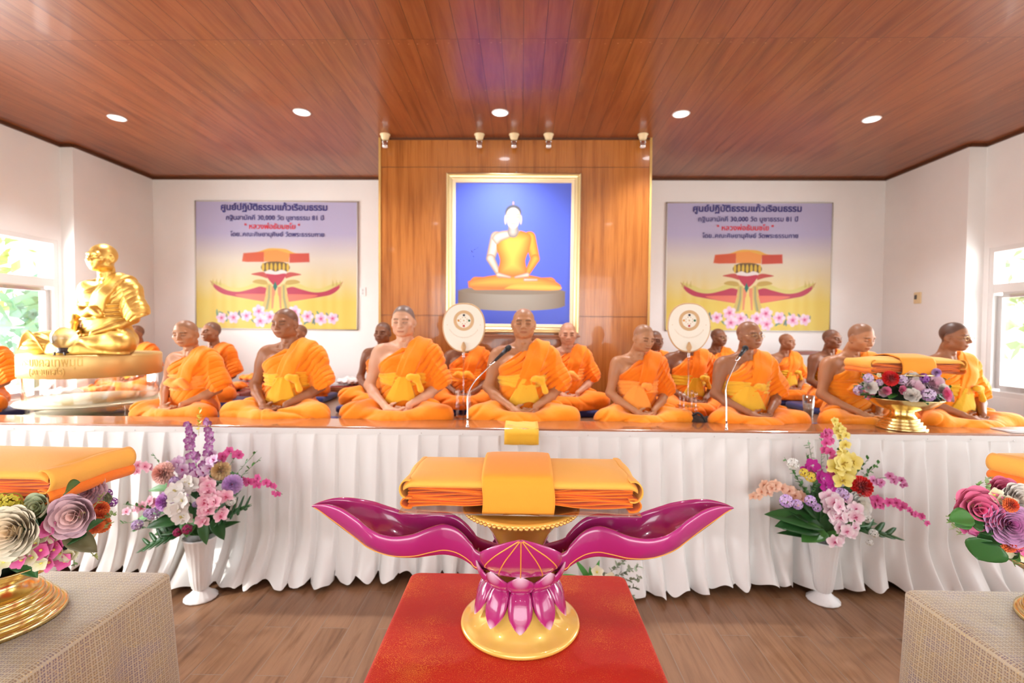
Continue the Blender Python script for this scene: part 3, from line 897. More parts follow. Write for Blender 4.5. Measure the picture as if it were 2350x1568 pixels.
def banner_print(U, V):
    # w 2.146, h 1.67
    p = Paint(U, V, (0, 0, 0))
    t = (V + .835) / 1.67
    lav = s2l((.78, .76, .90)); cream_ = s2l((.93, .90, .84)); yel = s2l((.93, .84, .42)); gold = s2l((.90, .76, .30))
    tt = np.clip(t, 0, 1)[..., None]
    c = np.where(tt > .55, cream_ + (lav - cream_) * np.clip((tt - .55) / .2, 0, 1), yel + (cream_ - yel) * np.clip((tt - .22) / .33, 0, 1))
    st = (.5 + .5 * np.sin(U * 34 + 2 * np.sin(U * 9)))[..., None] * np.clip((.5 - tt) / .3, 0, 1) * .45 * np.clip(np.abs(U)[..., None] / .6, .2, 1)
    p.c = c * (1 - st) + gold * st
    L = lambda *c: s2l(np.array(c) / 255)
    # px helper: crop pixels of the printed design (2029 px crop, design 114..1870 x 95..1465)
    def q(x, y): return ((x - 975) / 1756 * 2.146, (780 - y) / 1370 * 1.67)
    def Q(l): return [q(*a) for a in l]
    for s in (1, -1):
        def m(l): return Q([(975 + s * (x - 975), y) for x, y in l])
        # wings
        up = spl([(1075, 960), (1150, 950), (1230, 975), (1330, 1015), (1450, 1020), (1540, 985), (1600, 965), (1690, 945)], 40)
        lo = spl([(1690, 945), (1640, 1030), (1560, 1085), (1450, 1110), (1300, 1135), (1110, 1165)], 40)
        p.lay(p.poly(m(up + lo), .012), L(225, 215, 130))
        up2 = spl([(1080, 1020), (1150, 1005), (1240, 1030), (1380, 1062), (1500, 1050), (1600, 1005), (1680, 955)], 40)
        p.lay(p.poly(m(up2 + lo), .010), L(190, 62, 90))
        lo2 = spl([(1085, 1085), (1250, 1085), (1420, 1095), (1300, 1133), (1110, 1165)], 30)
        p.lay(p.poly(m(lo2), .015), L(235, 125, 105))
        for fx in (1570, 1610, 1650):
            p.lay(p.poly(m([(fx, 1000), (fx + 8, 925), (fx + 30, 990)]), .01) * .8, L(205, 185, 105))
        # upper leaves
        p.lay(p.poly(m(spl([(1060, 870), (1120, 850), (1190, 858), (1245, 876), (1150, 895), (1075, 918)], 30)), .008), L(200, 85, 80))
        p.lay(p.poly(m(spl([(1060, 985), (1090, 940), (1180, 930), (1230, 960), (1120, 985)], 30)), .01), L(200, 170, 90))
        # standing legs
        p.lay(p.poly(m(spl([(1025, 985), (1080, 980), (1085, 1100), (1135, 1250), (1060, 1250), (1030, 1120)], 30)), .01), L(215, 190, 110))
        p.lay(p.poly(m([(1045, 990), (1060, 990), (1065, 1120), (1095, 1250), (1070, 1250), (1045, 1120)]), .01), L(165, 165, 120))
        p.lay(p.poly(m([(985, 1010), (1025, 1000), (1030, 1240), (1000, 1240)]), .01), L(235, 150, 110))
        p.lay(p.poly(m([(975, 1060), (1000, 1110), (1012, 1250), (975, 1250)]), .01), L(240, 215, 120))
        # lobes of the little cup
    p.lay(p.ell(q(965, 800), (.19, .085)), L(120, 95, 60))
    for k in range(-3, 4):
        p.lay(p.ell(q(965 + k * 44, 797), (.017, .055)), L(228, 192, 70))
    p.lay(p.poly(Q(spl([(845, 850), (905, 825), (965, 845), (1030, 825), (1085, 850), (1040, 900), (965, 880), (890, 900)], 50)), .008), L(245, 238, 235))
    p.lay(p.poly(Q(spl([(860, 865), (965, 875), (1075, 865), (1050, 930), (1000, 985), (960, 1000), (915, 960), (880, 915)], 50)), .008), L(196, 60, 85))
    p.lay(p.poly(Q([(960, 945), (985, 1005), (960, 1055), (937, 1005)]), .006), L(40, 120, 105))
    # folded robes
    p.lay(p.poly(Q(list(spl([(625, 655), (760, 640), (880, 600), (965, 595), (1080, 605), (1180, 645), (1325, 652)], 60)) + [(1325, 690), (625, 690)]), .008), L(244, 190, 90))
    p.lay(p.poly(Q([(620, 650), (845, 632), (845, 742), (660, 745), (605, 738)]), .012), L(226, 105, 70))
    p.lay(p.poly(Q([(1115, 650), (1330, 645), (1335, 742), (1115, 750)]), .012), L(218, 92, 74))
    for k in range(5):
        p.lay(.5 * p.cap(q(640, 665 + k * 17), q(830, 660 + k * 18), .003, soft=.006), L(190, 70, 50))
        p.lay(.5 * p.cap(q(1120, 665 + k * 17), q(1325, 660 + k * 17), .003, soft=.006), L(185, 65, 60))
    p.lay(p.poly(Q([(845, 622), (980, 612), (1115, 650), (1110, 745), (980, 735), (845, 740)]), .01), L(250, 165, 85))
    # garland
    r = random.Random(4)
    for k in range(46):
        x = r.uniform(330, 1630); y = 1345 + r.uniform(-60, 50)
        p.lay(p.ell(q(x, y), (.03 + .02 * r.random(), .014), r.uniform(0, 3)) * .85, L(r.randint(70, 120), r.randint(120, 160), r.randint(120, 140)))
    fl = [(380, 1345, 50), (510, 1340, 58), (650, 1320, 54), (785, 1270, 62), (800, 1375, 62), (905, 1330, 60), (1000, 1380, 50), (1075, 1330, 60), (1170, 1275, 62), (1180, 1390, 62), (1310, 1320, 58), (1455, 1345, 60), (1580, 1340, 55)]
    for (x, y, rr) in fl:
        c0 = q(x, y); R = rr / 1756 * 2.146
        for a in range(6):
            an = a * PI / 3 + x
            p.lay(p.ell((c0[0] + math.cos(an) * R * .55, c0[1] + math.sin(an) * R * .55), (R * .62, R * .45), an, .012), L(248, 228, 244) if a % 2 else L(243, 205, 232))
        for a in range(5):
            an = a * PI / 2.5 + y
            p.lay(p.ell((c0[0] + math.cos(an) * R * .25, c0[1] + math.sin(an) * R * .25), (R * .34, R * .2), an, .02) * .9, L(238, 155, 195))
        p.lay(p.ell(c0, (R * .2, R * .2), 0, .02), L(205, 70, 120))
    return p.c * .84
bw, bh = 2.146, 1.67
bV, bF, bC = print_grid(bw, bh, 430, 334, banner_print)
vinyl = mat('printed vinyl', (1, 1, 1), .45, attr='Col', spec=.4)
ink_b = mat('navy lettering', (.035, .03, .20), .5)
ink_r = mat('red lettering', (.75, .035, .06), .5)
bV[:, 1] += .004 * np.sin(bV[:, 0] * 9 + 1) * np.cos(bV[:, 2] * 2)
sheet = mk('printed_sheet', bV, bF, vinyl, bC)
LINES = [('ศูนย์ปฏิบัติธรรมแก้วเรือนธรรม', 477, (505, 752), ink_b, .0028), ('กฐินสามัคคี 30,000 วัด บูชาธรรม 81 ปี', 501, (517, 744), ink_b, .0012), ('" หลวงพ่อธัมมชโย "', 521, (560, 689), ink_r, .0016), ('โดย..คณะศิษยานุศิษย์ วัดพระธรรมกาย', 539, (527, 745), ink_b, .0012)]
LT = []
for (s_, y_, (x0, x1), m_, b_) in LINES:
    w_ = (x1 - x0) / 380 * bw
    LT.append((fit_text(text_me('lettering', s_, .1, m_, .0006, b_), w_), ((x0 + x1) / 2 - 633.5) / 380 * bw, (610 - y_) / 296 * bh))
for nm, lb, c0, c1, tilt in (('l', 'printed banner on the back wall left of the wood panel', P(633.5, 609.5, YB - .02), None, .2), ('r', 'printed banner on the back wall right of the wood panel, partly behind a fan', P(1718, 613, YB - .02), None, -.1)):
    t = thing('banner', lb + (', fully lit white border' if 0 else ''), 'banner', (c0.x, YB - .012, c0.z), group='kathin banners on the back wall')
    t.rotation_euler = (0, math.radians(tilt), 0)
    if nm == 'r': t.scale = (.985, 1, .985)
    ob('printed_sheet', sheet, t)
    for me, x, z in LT: ob('lettering', me, t, (x, -.0065, z), (PI / 2, 0, 0))
    eb = MB()
    for sx in (-1, 1): eb.box((sx * (bw / 2 - .008), -.006, 0), (.016, .002, bh))
    for sz in (-1, 1): eb.box((0, -.006, sz * (bh / 2 - .006)), (bw, .002, .012))
    eb.build('hem', mat('banner hem', (.70, .68, .62), .5), t)

# framed picture of a seated figure on a grey drum
def pic(U, V):
    L = lambda *c: s2l(np.array(c) / 255)
    # crop coordinates: x 618..1430, y 445..1490 of the 2070 px crop -> 1.16 x 1.50 m
    W, H = 1.155, 1.49
    def q(x, y): return ((x - 1022) / 812 * W, (967 - y) / 1045 * H)
    p = Paint(U, V, L(74, 92, 205))
    t = (V / H + .5)[..., None]
    p.c = L(62, 82, 196) * (1 - t) + L(92, 112, 225) * t
    gl = np.exp(-((U / .4) ** 2 + ((V - .1) / .6) ** 2))[..., None] * .25
    p.c = p.c * (1 - gl) + L(110, 130, 235) * gl
    def lay3(mask, d, r, lo, hi):
        k = np.clip(-d / r, 0, 1)[..., None]; cc = np.asarray(lo) * (1 - k) + np.asarray(hi) * k
        m = np.clip(mask, 0, 1)[..., None]; p.c = p.c * (1 - m) + cc * m
    G0, G1 = L(105, 98, 90), L(160, 152, 138)
    # drum
    m = np.maximum(p.ell(q(1015, 1235), (.545, .052)), p.poly([q(630, 1235), q(1400, 1235), q(1400, 1335), q(630, 1330)]))
    m = np.maximum(m, p.ell(q(1015, 1330), (.545, .062)))
    sh = (np.abs(U) / .56)[..., None] ** 2
    m3 = m[..., None]; p.c = p.c * (1 - m3) + (G1 * (1 - sh) + L(112, 92, 72) * sh) * m3
    p.lay(p.ell(q(1015, 1232), (.53, .036)) * .8, L(128, 112, 92))
    O0, O1, OY = L(225, 110, 40), L(255, 165, 60), L(248, 190, 80)
    # legs
    for a, b, r0, r1 in ((q(760, 1175), q(1290, 1190), .062, .052), (q(1290, 1175), q(760, 1190), .062, .052)):
        mk_ = p.cap(a, b, r0, r1); lay3(mk_, p.d, .05, O0, O1)
    mk_ = p.poly([q(*a) for a in spl([(700, 1165), (780, 1140), (930, 1115), (1120, 1115), (1270, 1145), (1345, 1170), (1340, 1205), (1000, 1215), (705, 1210)], 60)]); lay3(mk_, p.d, .06, O0, O1)
    mk_ = p.poly([q(*a) for a in spl([(960, 1215), (1060, 1180), (1340, 1190), (1345, 1222), (1100, 1222)], 40)]); lay3(mk_, p.d, .03, O1, OY)
    # far sleeve and arm
    S0, S1 = L(150, 120, 105), L(232, 212, 192)
    for (s, c0, c1) in ((1, O0, O1), (-1, S0, S1)):
        mk_ = p.cap(q(1022 + s * 118, 850), q(1022 + s * 160, 1000), .062, .046); lay3(mk_, p.d, .04, c0, c1)
        mk_ = p.cap(q(1022 + s * 160, 1000), q(1022 + s * 95, 1120), .045, .026); lay3(mk_, p.d, .035, c0, c1)
    # torso
    mk_ = p.poly([q(*a) for a in spl([(905, 850), (960, 805), (1022, 800), (1090, 805), (1150, 840), (1140, 930), (1112, 1010), (1110, 1115), (930, 1115), (930, 1010), (905, 930), (905, 850)], 90)]); lay3(mk_, p.d, .12, O0, OY)
    mk_ = p.poly([q(*a) for a in spl([(870, 860), (890, 825), (950, 803), (1040, 800), (1075, 806), (1000, 850), (940, 875), (905, 900), (870, 860)], 60)]); lay3(mk_, p.d, .04, S0, S1)
    # hands
    for s in (1, -1):
        mk_ = p.cap(q(1022 + s * 105, 1115), q(1022 + s * 20, 1132), .024, .012); lay3(mk_, p.d, .02, S0, S1)
    mk_ = p.cap(q(1110, 1150), q(1195, 1150), .016, .012); lay3(mk_, p.d, .015, S0, S1)
    # neck, head, hair
    mk_ = p.cap(q(1022, 760), q(1022, 812), .048, .056); lay3(mk_, p.d, .05, L(120, 112, 110), L(190, 178, 168))
    for s in (1, -1):
        mk_ = p.ell(q(1022 + s * 55, 725), (.012, .048)); lay3(mk_, np.full_like(U, -.01), .02, S0, S1)
    mk_ = p.ell(q(1022, 672), (.083, .075)); p.lay(mk_, L(82, 84, 92))
    mk_ = p.cap(q(1022, 640), q(1022, 618), .026, .008); p.lay(mk_, L(88, 88, 96))
    p.lay(p.ell(q(1022, 608), (.008, .016)), L(225, 150, 150))
    mk_ = np.maximum(p.ell(q(1022, 700), (.075, .085)), p.ell(q(1022, 735), (.062, .075)))
    lay3(mk_, -.08 * (1 - np.abs(U) / .09) , .07, L(176, 148, 130), L(226, 205, 185))
    for s in (1, -1):
        p.lay(p.cap(q(1022 + s * 14, 690), q(1022 + s * 42, 688), .002, soft=.006) * .7, L(90, 60, 50))
        p.lay(p.cap(q(1022 + s * 16, 706), q(1022 + s * 40, 706), .002, soft=.005) * .8, L(110, 70, 60))
        p.lay(p.cap(q(1022 + s * 6, 700), q(1022 + s * 8, 730), .002, soft=.008) * .25, L(140, 100, 80))
    p.lay(p.cap(q(1008, 753), q(1036, 753), .004, soft=.008) * .8, L(195, 95, 85))
    p.lay(p.cap(q(1012, 736), q(1032, 736), .003, soft=.008) * .5, L(160, 110, 95))
    return p.c
cA = P(1177, 583, YP - .03)
fw_, fh_ = 1.36, 1.615
t = thing('framed_picture', 'large gold-framed picture of a seated figure in orange on blue ground, on the wood panel', 'picture', (cA.x, YP - .03, cA.z))
t.rotation_euler = (math.radians(1.2), math.radians(.15), 0)
gold_fr = mat('gilt frame', (.80, .66, .36), .32, .75)
cream_fr = mat('cream slip', (.86, .70, .45), .5)
def frame(w, h, prof, m, name, parent):
    """prof: list of (inset, depth y)"""
    G = []
    for (ins, y) in prof:
        a, b = w / 2 - ins, h / 2 - ins
        G.append([(-a, y, -b), (a, y, -b), (a, y, b), (-a, y, b)])
    mb = MB(); mb.grid(np.array(G), closed=True)
    o = mb.build(name, m, parent, smooth=False); return o
frame(fw_, fh_, [(0, .02), (0, -.02), (.006, -.03), (.016, -.033), (.024, -.024), (.03, -.03), (.045, -.026), (.055, -.018), (.062, -.016)], gold_fr, 'frame', t)
frame(fw_ - .12, fh_ - .12, [(0, -.018), (.004, -.022), (.03, -.014), (.034, -.006), (.034, .01)], cream_fr, 'slip', t)
V_, F_, C_ = print_grid(1.175, 1.43, 330, 400, pic)
V_[:, 2] *= 1.0
ob('print', mk('print', V_, F_, mat('picture print', (1, 1, 1), .35, attr='Col', spec=.5), C_), t, (0, .0, 0))
MB().box((0, .012, 0), (fw_ - .04, .006, fh_ - .04)).build('backing', dark_trim, t, smooth=False)
# ledge and the picture hook
z_ = P(1177, 771, YP - .03).z
tag(MB().box((cA.x, YP - .03, z_), (fw_ + .02, .06, .022), bev=.005).box((cA.x, YP - .045, z_ - .022), (fw_ - .04, .03, .02)).build('picture_ledge', mat('ledge wood', (.30, .10, .035), .35), smooth=False), 'narrow brown wooden ledge under the large gold frame', 'ledge')
hk = P(1185, 396, YP); tag(MB().lathe([(.006, 0), (.006, .012), (.004, .016)], 16).build('wall_screw', chrome, None, (hk.x, YP, hk.z), (PI / 2, 0, 0)), 'tiny bright screw head just above the picture frame', 'screw')
# switch plates on the wall
sp = P(833, 670, YB); t = thing('wall_socket', 'small white wall plate beside the left banner edge', 'socket', (sp.x, YB, sp.z))
MB().box((0, -.004, 0), (.075, .008, .115), bev=.003).build('plate', white_pl, t, smooth=False); MB().box((0, -.009, .02), (.02, .004, .03)).box((0, -.009, -.02), (.02, .004, .03)).build('rocker', mat('grey plastic', (.6, .6, .6), .4), t, smooth=False)
Ys_ = 5.45; r_ = ray(2107, 684); tt_ = (XR) / r_.x; pz = CAMH + r_.z * tt_; py_ = r_.y * tt_
t = thing('wall_hook_plate', 'small cream switch box on the right wall near the window pier', 'switch', (XR, py_, pz))
MB().box((-.006, 0, 0), (.012, .10, .13), bev=.004).build('plate', cream, t, smooth=False); MB().box((-.014, .02, .01), (.008, .03, .05)).build('rocker', mat('dark grey plastic', (.08, .08, .08), .4), t, smooth=False)

# ------------------------------------------------------------------ outside: pale sunlit garden
leafm = {}
def tree(name, label, x, y, h, r, seed, c, n=900, trunk=True):
    q = random.Random(seed); t = thing(name, label, 'tree', (x, y, 0))
    if trunk:
        mb = MB(); mb.tube([(0, 0, 0), (.05, .03, h * .3), (-.04, .02, h * .6)], [.13, .1, .07], 10)
        for k in range(5):
            a = q.uniform(0, 6.28); mb.tube([(0, 0, h * (.35 + .05 * k)), (math.cos(a) * r * .4, math.sin(a) * r * .4, h * (.55 + .05 * k)), (math.cos(a) * r * .7, math.sin(a) * r * .7, h * (.65 + .05 * k))], [.05, .03, .015], 6)
        mb.build('trunk', mat('pale bark', (.42, .36, .28), .8), t)
    mb = MB(); R_ = np.random.RandomState(seed)
    d = R_.normal(size=(n, 3)); d /= np.linalg.norm(d, axis=1)[:, None]
    rad = R_.uniform(.35, 1, n) ** .5
    pos = d * rad[:, None] * np.array((r, r, h * .42)) + np.array((0, 0, h * .62))
    pos += np.sin(pos * 3.1 + seed) * .18
    V = []; C = []
    for i in range(n):
        s = R_.uniform(.10, .2); M = np.linalg.qr(R_.normal(size=(3, 3)))[0]
        a, b = M[0] * s, M[1] * s * .45
        V += [pos[i] - a, pos[i] - b, pos[i] + a, pos[i] + b]
        k = R_.uniform(.7, 1.3); C += [tuple(min(1, q_ * k) for q_ in c)] * 4
    F = np.arange(n * 4).reshape(n, 4)
    ob('crown', mk('crown', V, F, mat('sunlit leaves', (.3, .5, .1), .6, attr='Col'), C, False), t)
    return t
struct('ground', MB().box((0, 2, -.35), (60, 60, .1)), mat('outdoor ground', (.75, .72, .62), .9))
tree('garden_tree', 'pale green leafy tree filling the upper left window', -7.6, 4.6, 5.0, 1.5, 1, (.34, .52, .20), 1000)
tree('garden_shrub', 'bluish green shrub low outside the left window', -6.3, 6.9, 2.6, .9, 2, (.22, .46, .30), 700, False)
tree('garden_tree', 'yellow green tree further off outside the left window', -11.6, 8.8, 6.2, 2.2, 3, (.45, .58, .18), 900)
tree('garden_tree', 'light green tree outside the right window beside a pale trunk', 8.4, 7.6, 4.4, 1.5, 5, (.36, .50, .24), 420)
tree('garden_shrub', 'low pale green shrub outside the right window', 6.6, 5.0, 2.1, .75, 6, (.30, .50, .26), 380, False)
tree('garden_tree', 'grey trunked tree far beyond the right window', 12.2, 10.4, 5.6, 1.9, 8, (.40, .50, .28), 500)
# ------------------------------------------------------------------ the raised seat, its rail and the satin skirt
ZP, ZR, YR = .95, 1.06, 3.375      # sitting level, rail top, front face
rail_m = veneer_mat('varnished rail wood', [(.22, .075, .025), (.38, .14, .055), (.45, .18, .08)], .22, .6)
g_ = NT(rail_m)
for n_ in rail_m.node_tree.nodes:
    if n_.type == 'MAPPING': n_.inputs['Scale'].default_value = tuple((.45 if i == 0 else q * 1.0) for i, q in enumerate((0, 9, 9)))
dais_m = veneer_mat('dark dais boards', [(.13, .055, .025), (.20, .09, .045), (.24, .12, .06)], .4, .2)
t = thing('front_rail', 'long varnished wooden rail shelf along the front edge of the dais', 'shelf', (0, YR, 0))
MB().box((-.1, .155, ZR - .02), (9.4, .31, .04), bev=.008).build('rail', rail_m, t, smooth=False)
MB().box((-.1, .15, ZR - .09), (9.3, .26, .10)).build('rail_box', dais_m, t, smooth=False)
MB().box((-.1, .20, (ZP - .06) / 2 + .02), (9.2, .04, ZP - .1)).build('support', dais_m, t, smooth=False)
for x0_, x1_, y0_, y1_, lb_ in ((-4.78, 4.57, YR + .315, YP - .02, 'raised dark wooden dais the two rows of monks sit on'), (-4.78, PXL - .03, YP - .018, YB - .01, 'dais section along the back wall left of the wood panel'), (PXR + .03, 4.57, YP - .018, YB - .01, 'dais section along the back wall right of the wood panel')):
    t = thing('dais', lb_, 'platform', ((x0_ + x1_) / 2, (y0_ + y1_) / 2, 0))
    MB().box((0, 0, ZP - .03), (x1_ - x0_, y1_ - y0_, .06)).build('deck', dais_m, t, smooth=False)
    MB().box((0, -(y1_ - y0_) / 2 + .03, (ZP - .06) / 2), (x1_ - x0_ - .1, .04, ZP - .06)).build('riser', dais_m, t, smooth=False)
satin = mat('white satin', (.82, .81, .79), .34, sheen=.35, spec=.55)
def skirt_mesh():
    nx, nz = 1500, 60
    x = np.linspace(-4.7, 4.55, nx); v = np.linspace(0, 1, nz)
    X, Vv = np.meshgrid(x, v, indexing='ij')
    R_ = np.random.RandomState(5)
    w = .143; u = (X + .03 * np.sin(X * 1.7)) / w
    k = np.floor(u).astype(int); f = u - k
    rk = R_.rand(200); r1 = rk[(k + 80) % 200]; r2_ = R_.rand(200)[(k + 80) % 200]; r3 = R_.rand(200)[(k + 80) % 200]
    # knife pleat: panel rises to its right edge and drops back under the next one
    prof = np.where(f < .90, f / .90, (1 - f) / .10)
    open_ = np.clip((Vv - .03) / .5, 0, 1) ** .8
    depth = .006 + open_ * (.034 + .034 * r1)
    Y = -prof ** 1.4 * depth
    Y -= open_ * .018 * np.sin(f * PI) * (r2_ * 1.2)
    # loose flare and rolls near the hem
    fl = np.clip((Vv - .7) / .3, 0, 1) ** 1.6
    Y -= fl * (.10 + .06 * np.sin(X * 2.3) + .09 * r3 * np.sin(f * PI)) 
    Y -= fl * .03 * np.sin(X * 31 + 3 * np.sin(X * 2.1))
    Y += .004 * np.sin(X * 63 + 6 * Vv * np.sin(X * 3)) * np.clip(Vv * 3, 0, 1) * (1 - fl)
    # slanting soft tension creases below the top band
    Y -= .006 * np.sin(f * 5 + Vv * 20 + r1 * 6) * np.exp(-((Vv - .12) / .12) ** 2) * sms(X, -1, 2.5)
    top = ZR - .012; L = 1.0 + .015 * np.sin(X * 2.9) + .02 * (r2_ - .5) * np.clip(np.sin(f * PI), 0, 1)
    end = np.clip((np.abs(X) - 2.0) / 2.5, 0, 1) * .07
    Z = top - Vv * (L - end) + fl * .018 * (np.sin(f * 2 * PI + r3 * 5)) - .012 * fl * prof
    Z = np.maximum(Z, .012 + .01 * np.abs(np.sin(X * 17)))
    Xs = X + fl * .02 * np.sin(X * 23 + r2_)
    G = np.stack([Xs, YR - .004 + Y, Z], -1)
    i = np.arange((nx - 1) * (nz - 1)); a = (i // (nz - 1)) * nz + i % (nz - 1)
    Q = np.stack([a, a + nz, a + nz + 1, a + 1], 1)[:, ::-1]
    return G.reshape(-1, 3), Q
V_, F_ = skirt_mesh()
V_[:, 1] -= YR; V_[:, 2] -= 0
t = thing('dais_skirt', 'long white pleated satin skirt hanging from the front rail of the dais', 'skirting cloth', (0, YR, 0))
ob('pleated_cloth', mk('pleated_cloth', V_, F_, satin), t)
tb = MB()
tb.box((-.075, -.010, ZR - .030), (9.26, .006, .036)); tb.build('top_band', satin, t, smooth=False)
pb = MB(); x = -4.4
while x < 4.4:
    pb.ball((x, -.016, ZR - .038 + .004 * math.sin(x * 7)), .0035, n=6, m=4); x += .286
tag(pb.build('pin', chrome, t), kind='stuff')
# yellow cloth laid over the rail in front of the middle monk
def strip(name, label, cat, pts, w, m, thick=.003, grp=None):
    c = Vector(pts[0]); G = []
    for (x, y, z) in pts: G.append([(x - w / 2 + w * i / 10 - c.x, y - c.y, z - c.z + .0015 * math.sin(i * 1.3 + y * 40)) for i in range(11)])
    o = MB().grid(np.array(G)).build(name, m, None, c); solid(o, thick, 1)
    return tag(o, label, cat, grp)
cA = P(1197, 970, 3.6)
yel = SASH_M[1]
strip('reception_cloth', 'yellow cloth laid over the dais rail before the middle monk', 'cloth', [(cA.x, 3.69, ZR + .004)] + [(cA.x, 3.66 - .03 * k, ZR + .005) for k in range(9)] + [(cA.x, 3.362, ZR - .004), (cA.x, 3.335, ZR - .03), (cA.x, 3.33, ZR - .06), (cA.x, 3.322, ZR - .10)], .235, yel)
p_ = P(2320, 977, 3.53)
tag(MB().box((0, 0, .004), (.42, .2, .006)).build('paper_sheet', mat('white paper', (.85, .88, .88), .3), None, (p_.x + .1, 3.5, ZR)), 'flat white sheet lying on the right end of the dais rail', 'paper')

# ------------------------------------------------------------------ the monks
cush_m = mat('navy cushion', (.025, .03, .16), .8, sheen=.3)
def cushion(x, y, z, h, lb, w=.78, d=.62):
    G = Field(axis([(-w / 2 - .03, w / 2 + .03, .016)]), axis([(-d / 2 - .03, d / 2 + .03, .016)]), axis([(-.02, h + .03, .01)]))
    X, Y, Z = G.grids()
    q = np.sqrt(np.maximum(np.abs(X) - w / 2 + .05, 0) ** 2 + np.maximum(np.abs(Y) - d / 2 + .05, 0) ** 2 + np.maximum(np.abs(Z - h / 2) - h / 2 + .025, 0) ** 2 + 0 * X)
    G.D = (q - .025 - .02 * (np.abs(X) < w / 2) * 0).astype(np.float32) + 0 * X
    V, F = G.mesh()
    t = ob('seat_cushion', mk('seat_cushion', V, F, cush_m), None, (x, y, z))
    return tag(t, lb, 'cushion', 'navy seat cushions')
T_TAN, T_BRN, T_DRK, T_FAIR, T_PINK = (.46, .215, .105), (.33, .14, .068), (.21, .085, .042), (.66, .37, .235), (.54, .27, .16)
MONKS = [
 # px, py(top of head), Y(depth of head), label, settings
 (428, 738, 3.98, 'front-row monk with head bowed right beside the golden statue', dict(tone=T_TAN, hair=.35, head=(12, 10, 0), wide=1.10, face=(1.16, 1.0), lean=.07, sash=2, sashhue=2, hue=0, robe=1, sashlabel='peach orange sash', rz=-.22)),
 (660, 706, 4.00, 'monk in the front row before the left banner, eyes closed, amber waist cloth', dict(tone=T_BRN, hair=.5, head=(-6, 6, -2), wide=1.06, face=(1.12, 1.02), sash=0, sashhue=0, hue=2, skirt=1, sashlabel='wide amber sash', rz=-.08)),
 (927, 700, 4.00, 'fair-skinned monk with dark cropped hair before the left part of the wood panel', dict(tone=T_FAIR, hair=.85, head=(2, 7, 0), wide=1.04, face=(1.06, 1.06), sash=1, sashhue=0, hue=0, sashlabel='yellow sash tied with a bow', rz=-.04)),
 (1202, 707, 4.00, 'middle monk of the front row behind the yellow cloth, below the framed picture', dict(tone=T_TAN, hair=.22, head=(0, 1, 0), wide=1.06, face=(1.08, 1.02), sash=1, sashhue=1, hue=0, hue2=2, robe=1, sashlabel='bright yellow sash tied with a bow', rz=.0)),
 (1468, 744, 3.95, 'slim monk with head bowed to the right in front of the right panel edge', dict(tone=T_TAN, hair=.3, head=(16, 16, 4), wide=.95, face=(.98, 1.0), lean=.05, sash=3, sashhue=2, hue=3, hue2=2, sashlabel='pale orange sash', rz=.06)),
 (1716, 737, 3.95, 'monk with glasses behind the tall microphone, before the right banner', dict(tone=T_BRN, hair=.2, head=(14, 2, 0), wide=1.06, face=(1.12, 1.04), glasses=1, sash=3, sashhue=1, hue=0, robe=1, sashlabel='mustard yellow sash', rz=.10)),
 (1967, 743, 3.95, 'monk looking down behind the flower tray on the rail', dict(tone=T_TAN, hair=.45, head=(10, 18, 0), wide=1.04, lean=.07, sash=2, sashhue=3, hue=2, skirt=1, sashlabel='orange sash', rz=.10)),
 (2183, 737, 3.92, 'rightmost monk, dark cropped hair and glasses, by the right window', dict(tone=T_BRN, hair=.8, head=(14, 8, 0), glasses=1, wide=1.02, sash=1, sashhue=4, hue=2, robe=1, sashlabel='ochre sash', rz=.12)),
 # back row
 (-50, 735, 4.2, 'monk cut off by the left frame edge, only shoulder and lap showing', dict(tone=T_BRN, hair=.4, hue=3, rz=.05, cz=.05)),
 (314, 745, 5.6, 'monk farthest left at the back, half hidden by the golden statue', dict(tone=T_BRN, hair=.4, head=(-6, 4, 0), hue=3, hue2=3, rz=-.1)),
 (487, 738, 4.95, 'back-row monk peering over the shoulder of the front monk beside the statue', dict(tone=T_BRN, hair=.55, head=(-14, 0, 0), hue=3, robe=1, sash=2, sashhue=3, rz=-.12)),
 (690, 744, 5.35, 'monk hidden behind the front monk below the left banner, one ear showing', dict(tone=T_BRN, hair=.4, hue=3, rz=.1, head=(-30, 0, 0))),
 (878, 738, 4.82, 'monk peeking past the fair-skinned monk at the left panel edge', dict(tone=T_DRK, hair=.5, head=(0, 4, 3), hue=0, sash=3, sashhue=2, rz=-.1)),
 (1070, 742, 4.72, 'monk whose face is covered by the left white fan', dict(tone=T_DRK, hair=.4, hue=3, sash=2, sashhue=3, rz=0)),
 (1303, 738, 4.72, 'back-row monk under the right corner of the framed picture', dict(tone=T_PINK, hair=.2, head=(0, 10, 0), hue=1, robe=1, sash=2, sashhue=2, rz=0, sashlabel='peach sash')),
 (1499, 757, 4.84, 'dark-skinned monk half hidden behind the slim bowed monk', dict(tone=T_DRK, hair=.5, head=(20, 6, 0), hue=1, rz=.1)),
 (1582, 742, 4.42, 'monk whose face is covered by the right white fan', dict(tone=T_DRK, hair=.4, hue=1, sash=0, sashhue=4, rz=.08)),
 (1646, 753, 5.5, 'dark-skinned monk with glasses between the right fan and the microphone', dict(tone=T_DRK, hair=.3, head=(20, 4, 0), glasses=1, hue=1, sash=3, sashhue=4, rz=.15)),
 (1803, 765, 5.5, 'bald monk in the back below the right banner, head turned right', dict(tone=T_BRN, hair=.12, head=(24, 2, 0), hue=1, robe=1, sash=1, sashhue=4, rz=.12)),
 (1907, 755, 5.0, 'dark-skinned monk in the back row beside the monk looking down', dict(tone=T_DRK, hair=.35, head=(10, 2, 0), hue=1, sash=2, sashhue=4, rz=.15)),
]
HT = .858
